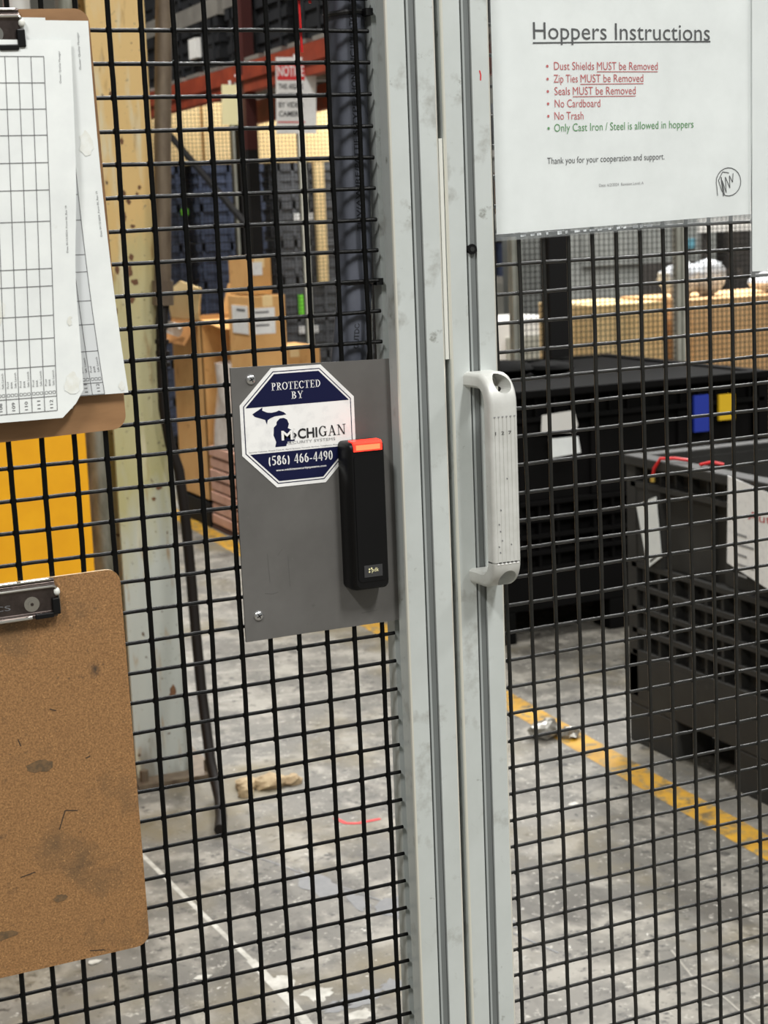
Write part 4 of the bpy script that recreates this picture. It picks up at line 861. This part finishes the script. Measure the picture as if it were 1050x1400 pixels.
# ------------------------------------------------------------------ boxes below the rack
t = thing('cardboard_box', 'open cardboard box with raised flaps, leftmost of the box pile by the column', 'box', (2.1, 7.0, .13), 'cardboard boxes below the rack')
k = MB()
for a in ((2.0, 2.006, 6.78, 7.28), (2.274, 2.28, 6.78, 7.28), (2.0, 2.28, 6.78, 6.786), (2.0, 2.28, 7.274, 7.28)): k.box(a[0], a[1], a[2], a[3], .13, 1.06, 'card')
k.box(2.0, 2.28, 6.78, 7.28, .13, .14, 'card'); k.build('carton', t)
k = MB(); k.prism([(2.28, 6.78, 1.06), (2.28, 7.28, 1.06), (2.33, 7.28, 1.22), (2.33, 6.78, 1.20)], (.006, 0, 0), 'card'); k.build('flap', t)
k = MB(); k.prism([(2.0, 6.78, 1.06), (2.0, 7.28, 1.06), (1.965, 7.22, 1.19), (1.96, 6.95, 1.255), (1.955, 6.60, 1.225), (1.975, 6.72, 1.10)], (.006, 0, 0), 'cardlight'); k.build('flap', t)
k = MB(); k.prism([(2.0, 6.78, 1.055), (2.28, 6.78, 1.055), (2.25, 6.52, .99), (2.03, 6.50, 1.02)], (0, 0, .006), 'card'); k.build('flap', t)
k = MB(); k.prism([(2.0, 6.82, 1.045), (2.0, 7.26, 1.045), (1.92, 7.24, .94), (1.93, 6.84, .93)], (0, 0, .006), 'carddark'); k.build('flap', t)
def pallet(label, x0, x1, y0, y1, m):
    o = MB(); o.box(x0, x1, y0, y1, .10, .125, m)
    for a in (x0, (x0 + x1) / 2 - .03, x1 - .06): o.box(a, a + .06, y0, y1, 0, .10, m)
    tag(o.build('pallet', loc=((x0 + x1) / 2, (y0 + y1) / 2, 0)), label, 'pallet')
pallet('black pallet under the open cardboard box', 1.99, 2.30, 6.77, 7.29, 'blackpost')
GB = 'cardboard boxes below the rack'
t = carton('tall cardboard box with two white labels, in the middle of the box pile', 2.0, 2.175, 6.02, 6.33, .62, 1.195, 'card', GB)
k = MB(); k.box(1.997, 2.0, 6.05, 6.27, 1.02, 1.15, 'white'); k.strip([(6.08, 1.13), (6.20, 1.13)], .012, 'inkgrey', lambda y, z: (1.9965, y, z)); k.build('label', t)['label'] = 'white label'
k = MB(); k.box(2.01, 2.12, 6.017, 6.02, 1.02, 1.14, 'white')
for q in range(3): k.strip([(2.02, 1.12 - .03 * q), (2.09 + .02 * (q % 2), 1.12 - .03 * q)], .009, 'inkgrey', lambda x, z: (x, 6.0165, z))
k.build('label', t)['label'] = 'white label with black lettering'
t = carton('small cardboard box on top of the tall labelled box', 2.01, 2.125, 6.05, 6.32, 1.20, 1.375, 'card', GB)
k = MB(); k.box(2.03, 2.08, 6.047, 6.05, 1.29, 1.35, 'white'); k.build('label', t)
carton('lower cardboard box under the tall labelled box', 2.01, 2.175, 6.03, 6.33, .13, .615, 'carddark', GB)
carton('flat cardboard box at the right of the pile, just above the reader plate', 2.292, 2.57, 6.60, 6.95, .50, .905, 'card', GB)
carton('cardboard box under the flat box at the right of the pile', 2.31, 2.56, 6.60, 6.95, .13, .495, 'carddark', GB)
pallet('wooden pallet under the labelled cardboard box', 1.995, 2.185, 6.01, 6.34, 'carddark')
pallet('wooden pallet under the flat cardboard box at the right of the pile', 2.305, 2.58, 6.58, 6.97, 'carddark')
# stack of pinkish boards with film on top
t = thing('board_stack', 'stack of pinkish boards in front of the open cardboard box', 'board stack', (2.08, 6.55, 0))
for j in range(7):
    k = MB(); z = .03 + j * .058; k.box(1.995 + .004 * (j % 2), 2.17, 6.37 + .012 * (j % 2), 6.745, z, z + .048, 'pinkwood'); k.box(2.01, 2.16, 6.39, 6.73, z - .0105, z, 'pinkdark'); k.build('board', t, bevel=.004)
k = MB(); k.box(1.995, 2.17, 6.37, 6.745, 0, .02, 'pinkdark'); k.build('base', t)
k = MB()
def fb(u, v):
    a = u * 2 * math.pi; r = 1 - .2 * v + .10 * math.sin(a * 3 + v * 5)
    return (2.08 + .085 * r * math.cos(a), 6.56 + .19 * r * math.sin(a), .432 + .42 * v)
k.grid(fb, 24, 10, 'film'); k.poly([fb(q / 24, 1) for q in range(24)], 'film'); k.poly([fb(q / 24, 0) for q in range(24)], 'film')
tag(k.build('plastic_wrap', loc=(2.08, 6.56, .432), smooth=True), 'shiny crumpled plastic wrap on top of the pinkish board stack', 'plastic wrap')
k = MB(); k.grid(lambda u, v: (1.93 - .03 * v + .015 * math.sin(u * 9), 7.32 - .45 * u, .95 + .05 * v + .05 * u + .02 * math.sin(u * 14 + v * 4)), 14, 4, 'clearfilm')
tag(k.build('plastic_film', loc=(1.93, 7.05, 1.0), smooth=True), 'strip of clear film hanging off the open cardboard box beside the column', 'film')

# ------------------------------------------------------------------ tote stacks beyond the left fence
ci = 0
names = ['leftmost', 'second', 'third', 'fourth', 'fifth']
tt = None
for s_ in range(5):
    x = 2.30 + s_ * .56
    for j in range(7):
        z = .15 + j * .255
        m = 'tote' if s_ < 2 else 'totegrey'
        o = tote(x, x + .5, 9.45, 10.1, z, .25, m).build('stacked_tote', loc=(x + .25, 9.78, z))
        tag(o, '%s tote in the %s stack beyond the left fence, %s level from the floor' % ('navy' if s_ < 2 else 'charcoal', names[s_], ['first', 'second', 'third', 'fourth', 'fifth', 'sixth', 'seventh'][j]), 'tote', 'totes beyond the left fence')
        if (s_ * 7 + j) % 3 == 1 and s_ > 1:
            k = MB(); k.box(x + .14, x + .28, 9.435, 9.449, z + .12, z + .17, 'white'); k.build('label', o, loc=(x + .25, 9.78, z))
    o = MB(); o.box(x - .01, x + .51, 9.44, 10.12, .11, .15, 'blackpost')
    for a in (x, x + .42): o.box(a, a + .08, 9.44, 10.12, 0, .11, 'blackpost')
    tag(o.build('pallet', loc=(x + .25, 9.78, 0)), 'black pallet under the %s tote stack beyond the left fence' % names[s_], 'pallet', 'pallets under the tote stacks')
for s_, (x, wd) in enumerate([(2.28, .66), (2.96, .66), (3.64, .60), (4.26, .55)]):
    o = carton('pale cardboard box on top of the totes beyond the left fence, %s from the left' % names[s_].replace('leftmost', 'first'), x, x + wd, 9.46, 10.1, 1.935, 2.36, 'cardlight', 'pale boxes on the tote stacks', tape=False)
# narrow cardboard sheets and tags between the stacks
k = MB(); k.box(2.585, 2.66, 9.40, 9.44, 1.35, 1.80, 'cardlight'); tag(k.build('cardboard_strip', loc=(2.62, 9.42, 1.35)), 'upright strip of pale cardboard against the navy totes', 'cardboard')
k = MB(); k.box(3.71, 3.78, 9.40, 9.44, 1.12, 1.93, 'cardlight'); tag(k.build('cardboard_strip', loc=(3.74, 9.42, 1.12)), 'tall strip of cardboard against the charcoal totes near the conduit', 'cardboard')
k = MB(); k.box(2.76, 2.81, 9.42, 9.44, 1.61, 1.65, 'limegreen'); tag(k.build('green_tag', loc=(2.78, 9.43, 1.61)), 'small green tag on the navy totes', 'tag')
k = MB(); k.tube([(2.53, 9.36, 1.38), (2.53, 9.36, 1.50)], .05, 'whitebag', 12); tag(k.build('white_roll', loc=(2.53, 9.36, 1.38)), 'small white roll in front of the navy totes beside the column', 'roll')
k = MB(); k.box(3.565, 3.625, 9.435, 9.449, .905, 1.045, 'limegreen'); tag(k.build('green_tag', loc=(3.595, 9.44, .905)), 'bright green tag on the charcoal totes beside the conduit, above the reader plate', 'tag')
